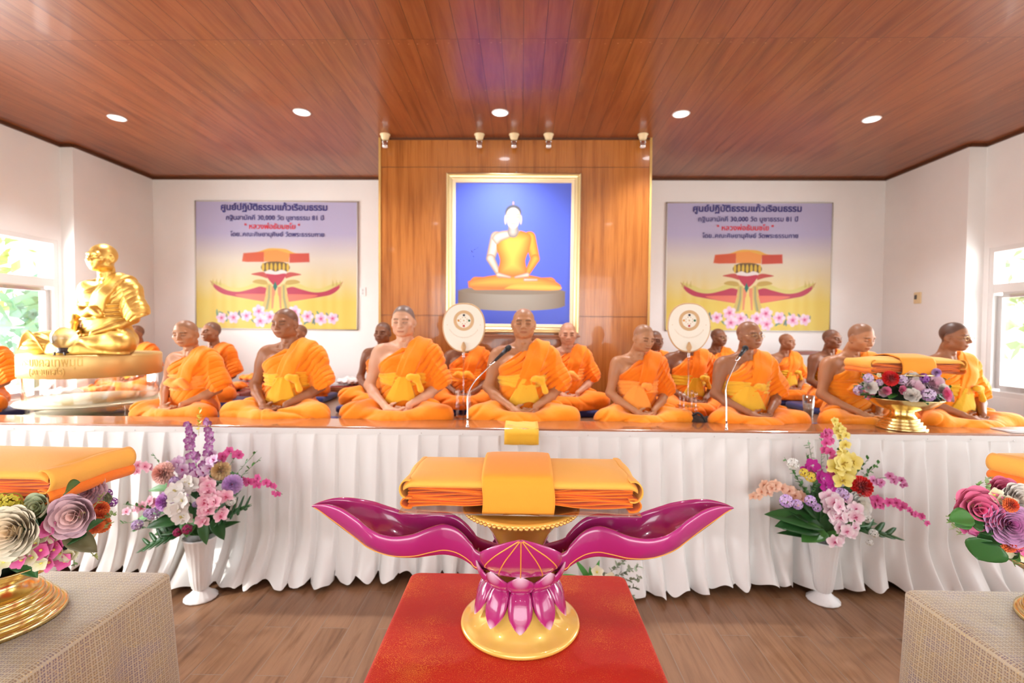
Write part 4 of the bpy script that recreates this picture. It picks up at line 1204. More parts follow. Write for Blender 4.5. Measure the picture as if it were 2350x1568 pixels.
for k, (px, py, Y, lb, p) in enumerate(MONKS):
    top = P(px, py, Y); front = k < 8
    base = ZP + .012 + (.015 if front else .05)
    h = top.z - base
    p['size'] = h / (HT - p.get('lean', 0) * .3)
    rz = p.get('rz', 0)
    hx, hy = 0, .02 - p.get('lean', 0) * .8
    t = thing('person', lb, 'person', (top.x - hx, Y - hy * p['size'], base), rz, 'seated monks of the front row' if front else 'seated monks of the back row')
    figure(t, p)
    cushion(t.location.x, Y - .05 * p['size'], ZP, base - ZP + .004, 'navy cushion under the ' + ' '.join(lb.split(',')[0].split()[:11]), .84 * p['size'] if not front else .74, .58 * p['size'])

# ------------------------------------------------------------------ talipot fans, microphones, bottles, bags
fan_w = mat('ivory satin', (.88, .84, .72), .5)
fan_g = mat('gold braid', (.62, .40, .20), .5, .1)
crystal = mat('clear acrylic', (1, 1, 1), .03); thin_glass(crystal, (.97, .96, .95), .10)
def fan(px, py, Y, pxb, lb):
    c = P(px, py, Y); s = Y / FPX; t = thing('talipot_fan', lb, 'fan', (c.x, Y, ZP), group='ceremonial fans')
    cz = c.z - ZP; a, b = 48.5 * s, 55.5 * s
    def out(k, n=64):
        L = []
        for i in range(n):
            an = 2 * PI * i / n; x, z = math.cos(an), math.sin(an)
            e = 2.35
            r = (abs(x) ** e + abs(z) ** e) ** (-1 / e)
            x, z = x * r, z * r
            L.append((x * a * k * (1 - .16 * max(0, -z) ** 1.3), z * b * k))
        return L
    def disc(k0, y0, y1, name, m, cz_=0.):
        O = out(k0); n = len(O); mb = MB()
        V = [(x, y0, cz + z) for x, z in O] + [(x, y1, cz + z) for x, z in O]
        F = [tuple(range(n)), tuple(range(n, 2 * n))[::-1]] + [(i, i + n, (i + 1) % n + n, (i + 1) % n) for i in range(n)]
        mb.add(V, F); return mb.build(name, m, t, smooth=False)
    disc(.965, -.006, .006, 'blade', fan_w)
    O = out(.985); rb = MB(); rb.tube([(x, 0, cz + z) for x, z in O + O[:1]], .0062, 8); rb.build('braided_rim', fan_g, t)
    # emblem
    em = MB(); r0, r1 = 16.5 * s, 23.5 * s; ez = cz + 16 * s
    G = [[(r * math.cos(q), -.0075, ez + r * math.sin(q)) for q in np.linspace(0, 2 * PI, 41)] for r in (r0, r1)]
    em.grid(np.array(G)); emb = em.build('emblem', fan_g, t)
    for (q, cc, nm) in ((PI / 2, (.01, .012, .03), 'black'), (0, (.02, .14, .05), 'green'), (-PI / 2, (.5, .02, .02), 'red'), (PI, (.75, .35, .06), 'amber')):
        MB().lathe([(0, 0), (2.6 * s, 0), (2.6 * s, .003)], 12).build('emblem_dot', mat(nm + ' enamel', cc, .3), emb, (math.cos(q) * 12.3 * s, -.0065, ez + math.sin(q) * 12.3 * s), (PI / 2, 0, 0))
    st = MB()
    for q in np.linspace(0, 2 * PI, 9)[:-1]: st.ball((math.cos(q + .39) * 8 * s, -.0065, ez + math.sin(q + .39) * 8 * s), (.004, .001, .004), n=6, m=4)
    st.ball((0, -.0065, ez), (.006, .001, .006), n=8, m=4); tag(st.build('emblem_pattern', fan_g, emb), kind='stuff')
    lt = MB()
    for i, q in enumerate(np.linspace(math.radians(212), math.radians(328), 23)):
        x, z = 37.5 * s * math.cos(q), 37.5 * s * math.sin(q)
        lt.tube([(x, -.0068, ez - 2 * s + z - .0035), (x + .001, -.0068, ez - 2 * s + z + .004), (x + .0035 * (1 if i % 2 else -1), -.0068, ez - 2 * s + z + .004)], .0011, 5)
    for sx in (-1, 1): lt.ball((sx * 38 * s, -.0068, ez - 10 * s), (.003, .001, .003), n=6, m=4)
    lt.build('embroidered_arc', fan_g, t)
    # finial and rod
    MB().lathe([(.004, .045), (.012, .03), (.019, .012), (.021, 0), (.014, -.018), (.010, -.03), (.008, -.04)][::-1], 20, c=(0, -.012, cz - 46 * s)).build('finial', fan_g, t)
    zb = cz - 56 * s
    MB().tube([(0, -.004, zb + .02), (0, -.004, .02)], .0065, 12).build('rod', crystal, t)
    MB().lathe([(.011, 0), (.014, .01), (.011, .02), (.012, .045), (.009, .06)], 16, c=(0, -.004, zb - .05)).build('collar', crystal, t)
    for sx in (-1, 1):
        for sy in (-1, 1):
            MB().lathe([(.010, 0), (.007, .02), (.007, .15), (.012, .16), (.012, .17), (.007, .18), (.007, .26), (.012, .27), (.014, .285), (.010, .30)], 14, c=(sx * .046, sy * .046 - .004, .02)).build('stand_column', crystal, t)
    for z in (.012, .10, .205): MB().box((0, -.004, z), (.13, .13, .008), bev=.003).build('stand_plate', crystal, t, smooth=False)
fan(1064.5, 752, 3.86, 960, 'white talipot fan on a clear stand, left of the middle monk')
fan(1581, 752, 3.86, 960, 'white talipot fan on a clear stand, in front of the right banner')
foam = mat('black microphone grille', (.012, .012, .014), .6, bump=(900, .001, 0, (1, 1, 1)))
blackp = mat('black plastic', (.015, .015, .017), .4)
def mic(pts, Y0, lb):
    t = thing('microphone_stand', lb, 'microphone', tuple(P(pts[0][0], pts[0][1], Y0)))
    o = t.location.copy(); o.z = ZR; t.location = o
    W = [P(x, y, Y0 + d) - o for x, y, d in pts]
    W[0].z = 0.02
    MB().lathe([(.012, 0), (.012, .005), (.008, .01), (.0065, .03), (.006, .06)], 20).build('base_clamp', chrome, t)
    n = len(W); neck = spl([tuple(w) for w in W[:-2]] + [tuple(W[-2])], 60)
    MB().tube(neck, .0046, 10).build('gooseneck', chrome, t)
    a, b = W[-2], W[-1]; d = (b - a).normalized()
    MB().tube([a - d * .055, a - d * .05, a - d * .01, a - d * .005], [.008, .011, .012, .008], 14).build('sleeve', chrome, t)
    MB().tube([a, a + d * .004, a + (b - a) * .35, a + (b - a) * .72], [.009, .011, .0125, .0175], 16).build('microphone_body', blackp, t)
    c = a + (b - a) * .72; e = (b - a).length * .28
    MB().tube([c, c + d * .006, c + d * e * .5, c + d * e * .85, c + d * e], [.0175, .0215, .0225, .017, .006], 16).build('microphone_grille', foam, t)
mic([(1073, 985, 0), (1073, 940, .02), (1074, 905, .05), (1086, 880, .09), (1106, 858, .13), (1136, 828, .19), (1172, 794, .26)], 3.42, 'chrome gooseneck microphone with black head reaching before the middle monk')
mic([(1667, 985, 0), (1667, 930, .02), (1666, 888, .04), (1676, 860, .08), (1688, 835, .12), (1697, 818, .15), (1713, 796, .20)], 3.42, 'chrome gooseneck microphone with black head before the monk with glasses')
blue_cap = mat('blue cap', (.05, .16, .60), .4)
water = mat('clear bottle', (1, 1, 1), .05); thin_glass(water, (.93, .96, .98), .12)
for px, py, Y, lb in ((565, 957, 3.76, 'small water bottle cap showing over the rail by the purple orchid tips'), (797, 959, 3.76, 'small water bottle cap showing over the rail left of the fair-skinned monk'), (1097, 959, 3.76, 'small water bottle cap showing over the rail beside the chrome microphone'), (1088, 938, 4.0, 'taller water bottle with blue cap standing behind the chrome microphone')):
    c = P(px, py, Y); h = c.z - ZP
    t = thing('water_bottle', lb, 'bottle', (c.x, Y, ZP), group='water bottles on the dais')
    MB().lathe([(.026, 0), (.030, .005), (.030, h * .4), (.027, h * .45), (.030, h * .5), (.028, h * .7), (.016, h - .028), (.012, h - .018)], 20).build('bottle', water, t)
    MB().lathe([(.0145, h - .022), (.0145, h - .002), (.012, h)], 16).build('cap', blue_cap, t)
def blob(name, label, cat, c, r, m, seed=0, amp=.25, extra=None):
    f = Field(axis([(-r[0] * 1.5, r[0] * 1.5, .008)]), axis([(-r[1] * 1.5, r[1] * 1.5, .008)]), axis([(-.02, r[2] * 2.6, .007)]))
    f.ell((0, 0, r[2]), r, 0)
    if extra:
        for (q, rr) in extra: f.ell(q, rr, .03)
    X, Y, Z = f.grids()
    f.D -= amp * .03 * hnoise(X, Y, Z, 1.1 + seed * .1) + .004 * np.sin(X * 90 + 4 * np.sin(Z * 40 + seed) + Y * 50)
    f.D = np.maximum(f.D, .001 - Z)
    V, F = f.mesh(); return tag(ob(name, mk(name, V, F, m), None, c), label, cat)
c = P(1600, 966, 3.80); c.z = ZP
tw = thing('shoulder_bag', 'crumpled dark brown cloth bag between the slim monk and the microphone', 'bag', tuple(c))
b_ = blob('bag_body', '', '', (0, 0, 0), (.13, .07, .075), mat('dark brown cloth', (.06, .04, .03), .85), 1, .3, [((.07, 0, .04), (.1, .06, .04))]); b_.parent = tw
for q in ('label', 'category'):
    if q in b_: del b_[q]
MB().tube(spl([(-.06, -.02, .13), (-.02, -.06, .17), (.02, -.07, .14), (.04, -.075, .08), (.02, -.08, .02)], 30), .008, 8).build('strap', blackp, tw)
c = P(2140, 962, 3.78); c.z = ZP
tw = thing('shoulder_bag', 'flat grey-green cloth bag between the tray and the rightmost monk', 'bag', tuple(c))
b_ = blob('bag_body', '', '', (0, 0, 0), (.15, .08, .07), mat('grey green cloth', (.17, .20, .19), .85), 3, .2); b_.parent = tw
for q in ('label', 'category'):
    if q in b_: del b_[q]
MB().tube(spl([(-.09, -.03, .10), (-.03, -.07, .14), (.05, -.06, .13), (.1, -.03, .10)], 30), .007, 8).build('strap', mat('grey strap', (.10, .12, .11), .8), tw)
c = P(1835, 905, 4.75)
t = thing('plastic_cup', 'clear plastic cup on the deck near the bald monk in the back', 'cup', (c.x, 4.6, ZP))
MB().lathe([(.038, 0), (.040, .004), (.052, .20), (.049, .20), (.037, .006)], 24, cap=False).build('cup', water, t)
MB().lathe([(.037, .006), (.046, .12), (.0, .12)], 20).build('drink', mat('grey tea', (.35, .31, .25), .3), t)

# stacked offerings along the back wall: maroon trays with orange bundles and foil-like wraps
maroon = mat('maroon lacquer tray', (.24, .03, .02), .3, coat=.4)
wrap = mat('clear wrap', (.92, .86, .85), .2)
for i, (px, py, Y, w, lb, c2) in enumerate([(592, 860, 6.0, .5, 'maroon offering tray with orange robes by the back wall, left of the ear', 1), (722, 884, 5.9, .36, 'maroon offering tray with wrapped parcel behind the amber-sashed monk', 0), (806, 868, 6.05, .40, 'maroon offering tray nearest the wood panel on the left', 0), (530, 885, 5.45, .4, 'maroon offering tray low beside the back-row monk', 1),
                                       (146, 905, 4.78, .36, 'maroon offering tray seen through the clear pedestal at the left', 0), (222, 900, 5.02, .36, 'maroon offering tray seen through the clear pedestal at the right', 1)]):
    c = P(px, py, Y); t = thing('offering_tray', lb, 'tray', (c.x, Y, ZP), group='offerings along the back wall')
    h = max(.08, c.z - ZP - .08)
    MB().box((0, 0, h / 2), (w, .34, h), bev=.02).build('tray_box', maroon, t, smooth=False)
    for k in range(3): MB().box((0, -.172, h * (.25 + .25 * k)), (w * .96, .006, .008)).build('moulding', mat('gilt line', (.6, .32, .15), .4, .4), t, smooth=False)
    o = blob('parcel', '', '', (0, 0, h), (w * .42, .14, .05), ROBE_M[3] if c2 else wrap, i, .3); o.parent = t
    for q in ('label', 'category'):
        if q in o: del o[q]
# low dark wooden seat behind the right-hand back-row monk
c = P(1856, 806, 5.9)
t = thing('low_bench', 'dark red wooden bench top between the bald monk and the dark-skinned monk', 'bench', (c.x, 5.95, ZP))
MB().box((0, 0, c.z - ZP - .02), (.36, .35, .04), bev=.006).build('bench_top', mat('dark red wood', (.16, .03, .015), .35, coat=.3), t, smooth=False)
for sx in (-1, 1):
    for sy in (-1, 1): MB().box((sx * .17, sy * .14, (c.z - ZP) / 2 - .02), (.035, .035, c.z - ZP - .04)).build('leg', MATS['dark red wood'], t, smooth=False)
# ------------------------------------------------------------------ the lotus offering stand on the red table
TZ = .75
red_m = mat('red brocade', (.62, .035, .018), .6, spec=.3)
g = NT(red_m); v, o = g.xyz()
n1 = g.n('TexNoise'); n1.inputs['Scale'].default_value = 420; n1.inputs['Detail'].default_value = 2; g.l(v, n1.inputs['Vector'])
n2 = g.n('TexNoise'); n2.inputs['Scale'].default_value = 5; n2.inputs['Detail'].default_value = 4; g.l(v, n2.inputs['Vector'])
f1 = g.math('MULTIPLY', g.math('SUBTRACT', g.math('ADD', n1.outputs[0], g.math('MULTIPLY', n2.outputs[0], .55)), .86), 7)
f1 = g.math('MAXIMUM', g.math('MINIMUM', f1, .8), 0)
g.l(g.mix(f1, (.52, .022, .010), (.85, .30, .05)), g.b.inputs['Base Color']); g.l(g.math('MULTIPLY', f1, .6), g.b.inputs['Metallic'])
g.bump(n2.outputs[0], .02, .5)
gold_cloth = mat('gold brocade', (.7, .6, .4), .5, sheen=.3)
g = NT(gold_cloth); v, o = g.xyz()
tcu = g.n('UVMap'); sp_ = g.n('SeparateXYZ'); g.l(tcu.outputs[0], sp_.inputs[0])
def cell(x, s): return g.math('FRACT', g.math('MULTIPLY', x, s))
a_, b_ = sp_.outputs[0], sp_.outputs[1]
def dotmask(s, w):
    ca = g.math('ABSOLUTE', g.math('SUBTRACT', cell(a_, s), .5)); cb = g.math('ABSOLUTE', g.math('SUBTRACT', cell(b_, s), .5))
    return ca, cb
ca, cb = dotmask(54, 0)
cross = g.math('LESS_THAN', g.math('MINIMUM', ca, cb), .055)          # fine cross inside each motif
body_ = g.math('LESS_THAN', g.math('MAXIMUM', ca, cb), .36)
motif = g.math('MULTIPLY', body_, g.math('SUBTRACT', 1, cross))
nz_ = g.n('TexNoise'); nz_.inputs['Scale'].default_value = 8; g.l(v, nz_.inputs['Vector'])
base_c = g.mix(nz_.outputs[0], (.45, .36, .21), (.50, .43, .34))
dark_c = g.ramp(nz_.outputs[0], [(.35, (.20, .12, .12)), (.5, (.28, .18, .08)), (.65, (.18, .12, .16))])
gl = g.n('TexNoise'); gl.inputs['Scale'].default_value = 300; g.l(v, gl.inputs['Vector'])
c1 = g.mix(g.math('MULTIPLY', motif, .9), base_c, dark_c)
c2 = g.mix(g.math('MULTIPLY', g.math('GREATER_THAN', gl.outputs[0], .62), .7), c1, (.85, .62, .22))
g.l(c2, g.b.inputs['Base Color']); g.l(g.math('MULTIPLY', g.math('GREATER_THAN', gl.outputs[0], .6), .5), g.b.inputs['Metallic'])

def draped_table(name, label, x0, x1, y0, y1, z, m, seed, folds=.012, r=.035, grp=None, flare=.06):
    """rounded top plus cloth sides down to the floor, one cloth; a wooden table underneath"""
    cx, cy = (x0 + x1) / 2, (y0 + y1) / 2; w, d = x1 - x0, y1 - y0
    ring = []
    nper = 60
    def corner(cx_, cy_, a0):
        return [(cx_ + r * math.cos(a0 + PI / 2 * k / 8), cy_ + r * math.sin(a0 + PI / 2 * k / 8), a0 + PI / 2 * k / 8) for k in range(9)]
    hx, hy = w / 2 - r, d / 2 - r
    segs = [(corner(hx, hy, 0)), (corner(-hx, hy, PI / 2)), (corner(-hx, -hy, PI)), (corner(hx, -hy, 3 * PI / 2))]
    for k in range(4):
        ring += segs[k]
        a = segs[k][-1]; b = segs[(k + 1) % 4][0]
        n = 40
        for i in range(1, n): ring.append((a[0] + (b[0] - a[0]) * i / n, a[1] + (b[1] - a[1]) * i / n, a[2]))
    ring = np.array(ring); N = len(ring); s_ = np.cumsum(np.hypot(*(np.roll(ring[:, :2], -1, 0) - ring[:, :2]).T))
    q = np.random.RandomState(seed)
    prof = [(-.9, 0, 0), (-.6, 0, 0), (-.35, 0, 0), (-.15, 0, 0)] + [(0, 0, 0)]
    V = []; UV = []
    levels = []
    for f in np.linspace(.05, 1, 12): levels.append(('top', f))
    for a in np.linspace(0, PI / 2, 5)[1:]: levels.append(('round', a))
    for t_ in np.linspace(0, 1, 16)[1:]: levels.append(('side', t_))
    br = .018
    for kind, t_ in levels:
        if kind == 'top':
            inner = 1 - br / (min(w, d) / 2)
            P_ = ring[:, :2] * t_ * inner
            zz = np.full(N, z) + .0015 * np.sin(P_[:, 0] * 23 + seed) * np.sin(P_[:, 1] * 31)
        elif kind == 'round':
            inner = 1 - br / (min(w, d) / 2) * (1 - math.sin(t_))
            P_ = ring[:, :2] * inner; zz = np.full(N, z - br * (1 - math.cos(t_)))
        else:
            nx_, ny_ = np.cos(ring[:, 2]), np.sin(ring[:, 2])
            amp = folds * t_ ** .7 * (np.sin(s_ * 26 + seed) + .6 * np.sin(s_ * 47 + 2 * seed))
            cor = np.exp(-(((np.abs(np.mod(ring[:, 2], PI / 2) - PI / 4)) - 0) / .5) ** 2)
            off = flare * t_ + amp + .06 * t_ * cor * 0
            P_ = ring[:, :2] + np.stack([nx_, ny_], 1) * off[:, None]
            zz = np.full(N, (z - br) * (1 - t_) + .008 * t_)
        V.append(np.concatenate([P_, (zz)[:, None]], 1))
        if kind != 'side': UV.append(P_ * 1.0)
        else: UV.append(np.stack([ring[:, 0] + nx_ * t_ * z, ring[:, 1] + ny_ * t_ * z], 1))
    L = len(V); V = np.concatenate(V); UV = np.concatenate(UV)
    i = np.arange(L - 1)[:, None] * N; j = np.arange(N)[None, :]; jn = (j + 1) % N
    Q = np.stack([(i + j), (i + jn), (i + N + jn), (i + N + j)], -1).reshape(-1, 4)[:, ::-1]
    F = [tuple(x) for x in Q] + [tuple(range(N))]
    me = mk('tablecloth', V, F, m)
    uvl = me.uv_layers.new(name='UVMap'); li = np.empty(len(me.loops), dtype=np.int32); me.loops.foreach_get('vertex_index', li)
    uvl.data.foreach_set('uv', UV[li].astype(np.float32).ravel())
    t = thing(name, label, 'table', (cx, cy, 0), group=grp)
    ob('tablecloth', me, t)
    MB().box((0, 0, z - .03), (w - .05, d - .05, .02)).build('tabletop', dark_trim, t, smooth=False)
    for sx in (-1, 1):
        for sy in (-1, 1): MB().box((sx * (w / 2 - .05), sy * (d / 2 - .05), (z - .04) / 2), (.035, .035, z - .04)).build('leg', chrome, t, smooth=False)
    return t
draped_table('offering_table', 'table under a glittering red cloth holding the magenta lotus stand', -.442, .430, 1.18, 1.99, TZ, red_m, 1, .004, .03, flare=.02)
draped_table('offering_table', 'gold brocade covered table at the left edge under a gold flower bowl', -2.75, -1.41, .95, 1.955, TZ, gold_cloth, 2, .016, .03, 'brocade side tables', .05)
draped_table('offering_table', 'gold brocade covered table at the right edge under a gold flower bowl', 1.485, 2.75, .95, 1.92, TZ, gold_cloth, 3, .012, .035, 'brocade side tables', .04)
# corner folds and piping of the red cloth
mb = MB(); zt = TZ + .0005
mb.tube([(-.439, 1.22, zt - .018), (-.439, 1.60, zt - .017), (-.439, 1.95, zt - .018)], .0022, 6); mb.tube([(.427, 1.22, zt - .018), (.427, 1.6, zt - .017), (.427, 1.95, zt - .018)], .0022, 6)

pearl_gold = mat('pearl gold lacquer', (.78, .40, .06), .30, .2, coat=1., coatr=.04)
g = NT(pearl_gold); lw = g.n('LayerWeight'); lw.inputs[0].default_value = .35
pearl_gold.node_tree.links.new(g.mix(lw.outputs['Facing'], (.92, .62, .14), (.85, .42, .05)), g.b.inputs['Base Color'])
pink_m = mat('magenta lacquer', (.42, .02, .17), .22, .0, attr='Col', coat=1., coatr=.05, spec=.5)
gold_line = mat('gold paint line', (.90, .42, .07), .35, .2)
SX, SY = 0.004, 1.65
stand = thing('lotus_stand', 'glossy magenta and gold lotus offering stand with two long wing petals', 'offering stand', (SX, SY, TZ))
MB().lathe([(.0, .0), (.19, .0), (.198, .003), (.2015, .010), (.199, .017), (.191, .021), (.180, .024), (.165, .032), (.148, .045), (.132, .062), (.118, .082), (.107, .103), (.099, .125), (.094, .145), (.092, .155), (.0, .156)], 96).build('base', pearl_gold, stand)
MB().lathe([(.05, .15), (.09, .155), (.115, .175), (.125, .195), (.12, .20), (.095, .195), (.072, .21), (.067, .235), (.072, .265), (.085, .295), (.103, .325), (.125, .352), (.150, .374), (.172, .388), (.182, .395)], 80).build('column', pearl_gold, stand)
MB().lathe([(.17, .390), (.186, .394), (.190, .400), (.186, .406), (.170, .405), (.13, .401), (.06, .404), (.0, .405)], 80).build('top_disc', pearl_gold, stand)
bd = MB()
for i in range(72):
    a = 2 * PI * i / 72
    bd.ball((.190 * math.cos(a), .190 * math.sin(a), .3975), (.0075, .0075, .006), n=8, m=6)
o = bd.build('beaded_rim', mat('bright gold', (.85, .52, .14), .28, .6), stand); tag(o, kind='stuff')
PK, PKL, PKW = np.array((.42, .020, .170)), np.array((.56, .055, .28)), np.array((.86, .66, .80))
def petal(stations, dirv, name, white=0., n=44, m=25, lines=(), thick=.006, lab=None):
    """stations: (distance, half width, rim z, keel z); open trough along dirv"""
    st = np.array(spl(stations, n)); d = np.array(dirv, float); side = np.array((-d[1], d[0]))
    G = []; C = []
    ph = np.linspace(-PI / 2, PI / 2, m)
    L = len(st)
    for i, (r, w, zr, zk) in enumerate(st):
        row = []; crow = []
        w = max(w, .0004)
        for q in ph:
            yy = w * math.copysign(abs(math.sin(q)) ** .9, math.sin(q)); z = zr - (zr - zk) * max(math.cos(q), 0) ** .8
            p = d * r + side * yy
            row.append((p[0], p[1], z))
            f = i / (L - 1); tip = max(0, (f - (1 - white)) / white) ** .9 if white else 0
            edge = (abs(q) / (PI / 2)) ** 6 * .35
            c = PK * (1 - edge) + PKL * edge; c = c * (1 - tip) + PKW * tip
            crow.append(c)
        G.append(row); C.append(crow)
    G = np.array(G); C = np.array(C)
    me = mk(name, G.reshape(-1, 3), MB().grid(G).F, pink_m, C.reshape(-1, 3))
    o = ob(name, me, stand); solid(o, thick, 0)
    o.modifiers['solid'].use_rim = True
    if lab: o['label'] = lab
    for (k0, k1, q) in lines:
        pts = []
        for i in range(int(k0 * (L - 1)), int(k1 * (L - 1)) + 1):
            r, w, zr, zk = st[i]; w = max(w, .0004)
            yy = w * math.copysign(abs(math.sin(q)) ** .9, math.sin(q)); z = zr - (zr - zk) * max(math.cos(q), 0) ** .8
            k_ = int(round((q + PI / 2) / PI * (m - 1)))
            i0, i1 = max(i - 1, 0), min(i + 1, L - 1)
            tu = G[i1, k_] - G[i0, k_]; tv = G[i, min(k_ + 1, m - 1)] - G[i, max(k_ - 1, 0)]
            nn = np.cross(tu, tv); nn /= (np.linalg.norm(nn) + 1e-9)
            ctr = G[i].mean(0) + np.array((0, 0, .3 * (zr - zk)))
            if nn @ (G[i, k_] - ctr) < 0: nn = -nn
            pts.append(tuple(G[i, k_] + nn * (thick * .5 + .0002)))
        MB().tube(pts, .0019, 6).build('painted_line', gold_line, o)
    return o
z0 = TZ
PX = [(1108, .05, 1.015, .935), (1091, .045, 1.040, .951), (1074, .045, 1.068, .967), (1053, .045, 1.092, .979), (1027, .052, 1.104, .986), (998, .07, 1.098, .985), (964, .09, 1.085, .982), (925, .10, 1.081, .985), (892, .108, 1.094, .998), (862, .098, 1.113, 1.012), (840, .082, 1.130, 1.028), (798, .052, 1.151, 1.064), (764, .033, 1.157, 1.097), (735, .016, 1.151, 1.128), (716, .0005, 1.142, 1.140)]
wing = [(.035, .05, .235, .17)] + [((1203 - px) * 1.65 / FPX, w, zr - z0, zk - z0) for px, w, zr, zk in PX]
petal(wing, (-1, 0), 'wing_petal', n=90, m=29, lines=[(.03, .97, .8), (.03, .97, -.8)])
petal([(r, w, zr + .012 * max(0, (r - .2)) / .45, zk + .012 * max(0, r - .2) / .45) for r, w, zr, zk in wing], (1, 0), 'wing_petal', n=90, m=29, lines=[(.03, .97, .8), (.03, .97, -.8)])
fp = [(.03, .05, .235, .185), (.08, .088, .262, .205), (.13, .112, .292, .224), (.175, .122, .318, .248), (.212, .112, .342, .282), (.240, .085, .366, .322), (.258, .050, .385, .357), (.268, .020, .397, .385), (.272, .003, .402, .400)]
petal(fp, (0, -1), 'inner_petal', n=60, m=31, lines=[(.2, .97, a) for a in (-1.05, -.52, 0, .52, 1.05)])
petal(fp, (0, 1), 'inner_petal', n=60, m=31)
up_ = [(.086, .018, .168, .150), (.098, .036, .180, .152), (.117, .043, .194, .160), (.136, .036, .210, .178), (.149, .018, .226, .206), (.154, .002, .236, .233)]
lo_ = [(.086, .018, .158, .172), (.105, .032, .140, .172), (.128, .037, .112, .148), (.144, .031, .088, .116), (.153, .016, .068, .084), (.157, .001, .055, .058)]
for k in range(10):
    a = -PI / 2 + 2 * PI * k / 10; dv = (math.cos(a), math.sin(a))
    petal(up_, dv, 'upper_lotus_petal', white=.30, n=24, m=15, thick=.005)
    petal(lo_, dv, 'lower_lotus_petal', white=.2, n=26, m=15, thick=.005)
MB().lathe([(.085, .15), (.096, .152), (.101, .160), (.099, .168), (.09, .174), (.08, .176)], 60).build('collar', mat('plain magenta lacquer', tuple(PK), .22, coat=1.), stand)
# clear tray
ac = mat('clear tray acrylic', (1, 1, 1), .03); thin_glass(ac, (.95, .93, .90), .12)
t = thing('clear_tray', 'thin clear acrylic tray on top of the lotus stand', 'tray', (SX, 1.69, TZ + .41))
MB().box((-.005, 0, .012), (.755, .36, .005)).build('plate', ac, t, smooth=False)
for sx in (-1, 1):
    for sy in (-1, 1): MB().lathe([(.012, 0), (.012, .009)], 16, c=(sx * .10, sy * .08, 0)).build('foot', ac, t)

# folded robe bundles
yel_c = mat('golden yellow robe cloth', (.95, .46, .07), .8, sheen=.12, bump=(260, .0004, 2, (1, 1, 1)))
yel2_c = mat('amber robe cloth', (.95, .35, .025), .8, sheen=.12, bump=(260, .0004, 2, (1, 1, 1)))
or_c = mat('folded orange cloth', (.95, .22, .012), .8, sheen=.2, bump=(40, .003, 3, (.3, 1, 3)))
def pillow_box(w, d, h, m, name, parent, loc, round_=.03, sag=0., seed=0, top=None, nx=60):
    """softly rounded folded slab: rounded along its front/back (fold) edges"""
    xs = np.linspace(-w / 2, w / 2, nx); n = 48
    G = []
    for x in xs:
        e = min(1, (w / 2 - abs(x)) / (round_ * 1.2)) ; s = .86 + .14 * math.sqrt(max(0, 1 - (1 - e) ** 2))
        row = []
        for k in range(n):
            a = 2 * PI * k / n; c, s_ = math.cos(a), math.sin(a)
            ex = 5.0
            r = (abs(c) ** ex + abs(s_) ** ex) ** (-1 / ex)
            y = c * r * d / 2 * s; z = s_ * r * h / 2 * s + h / 2
            z += sag * math.sin(x * 7 + seed) * (z / h)
            y += .0025 * math.sin(x * 31 + seed) * 1
            z += .0022 * math.sin(x * 23 + y * 19 + seed)
            row.append((x, y, z))
        G.append(row)
    mb = MB(); mb.grid(np.array(G), closed=True)
    mb.F.append(tuple(range(n))); mb.F.append(tuple((nx - 1) * n + i for i in range(n))[::-1])
    return mb.build(name, m, parent, loc)
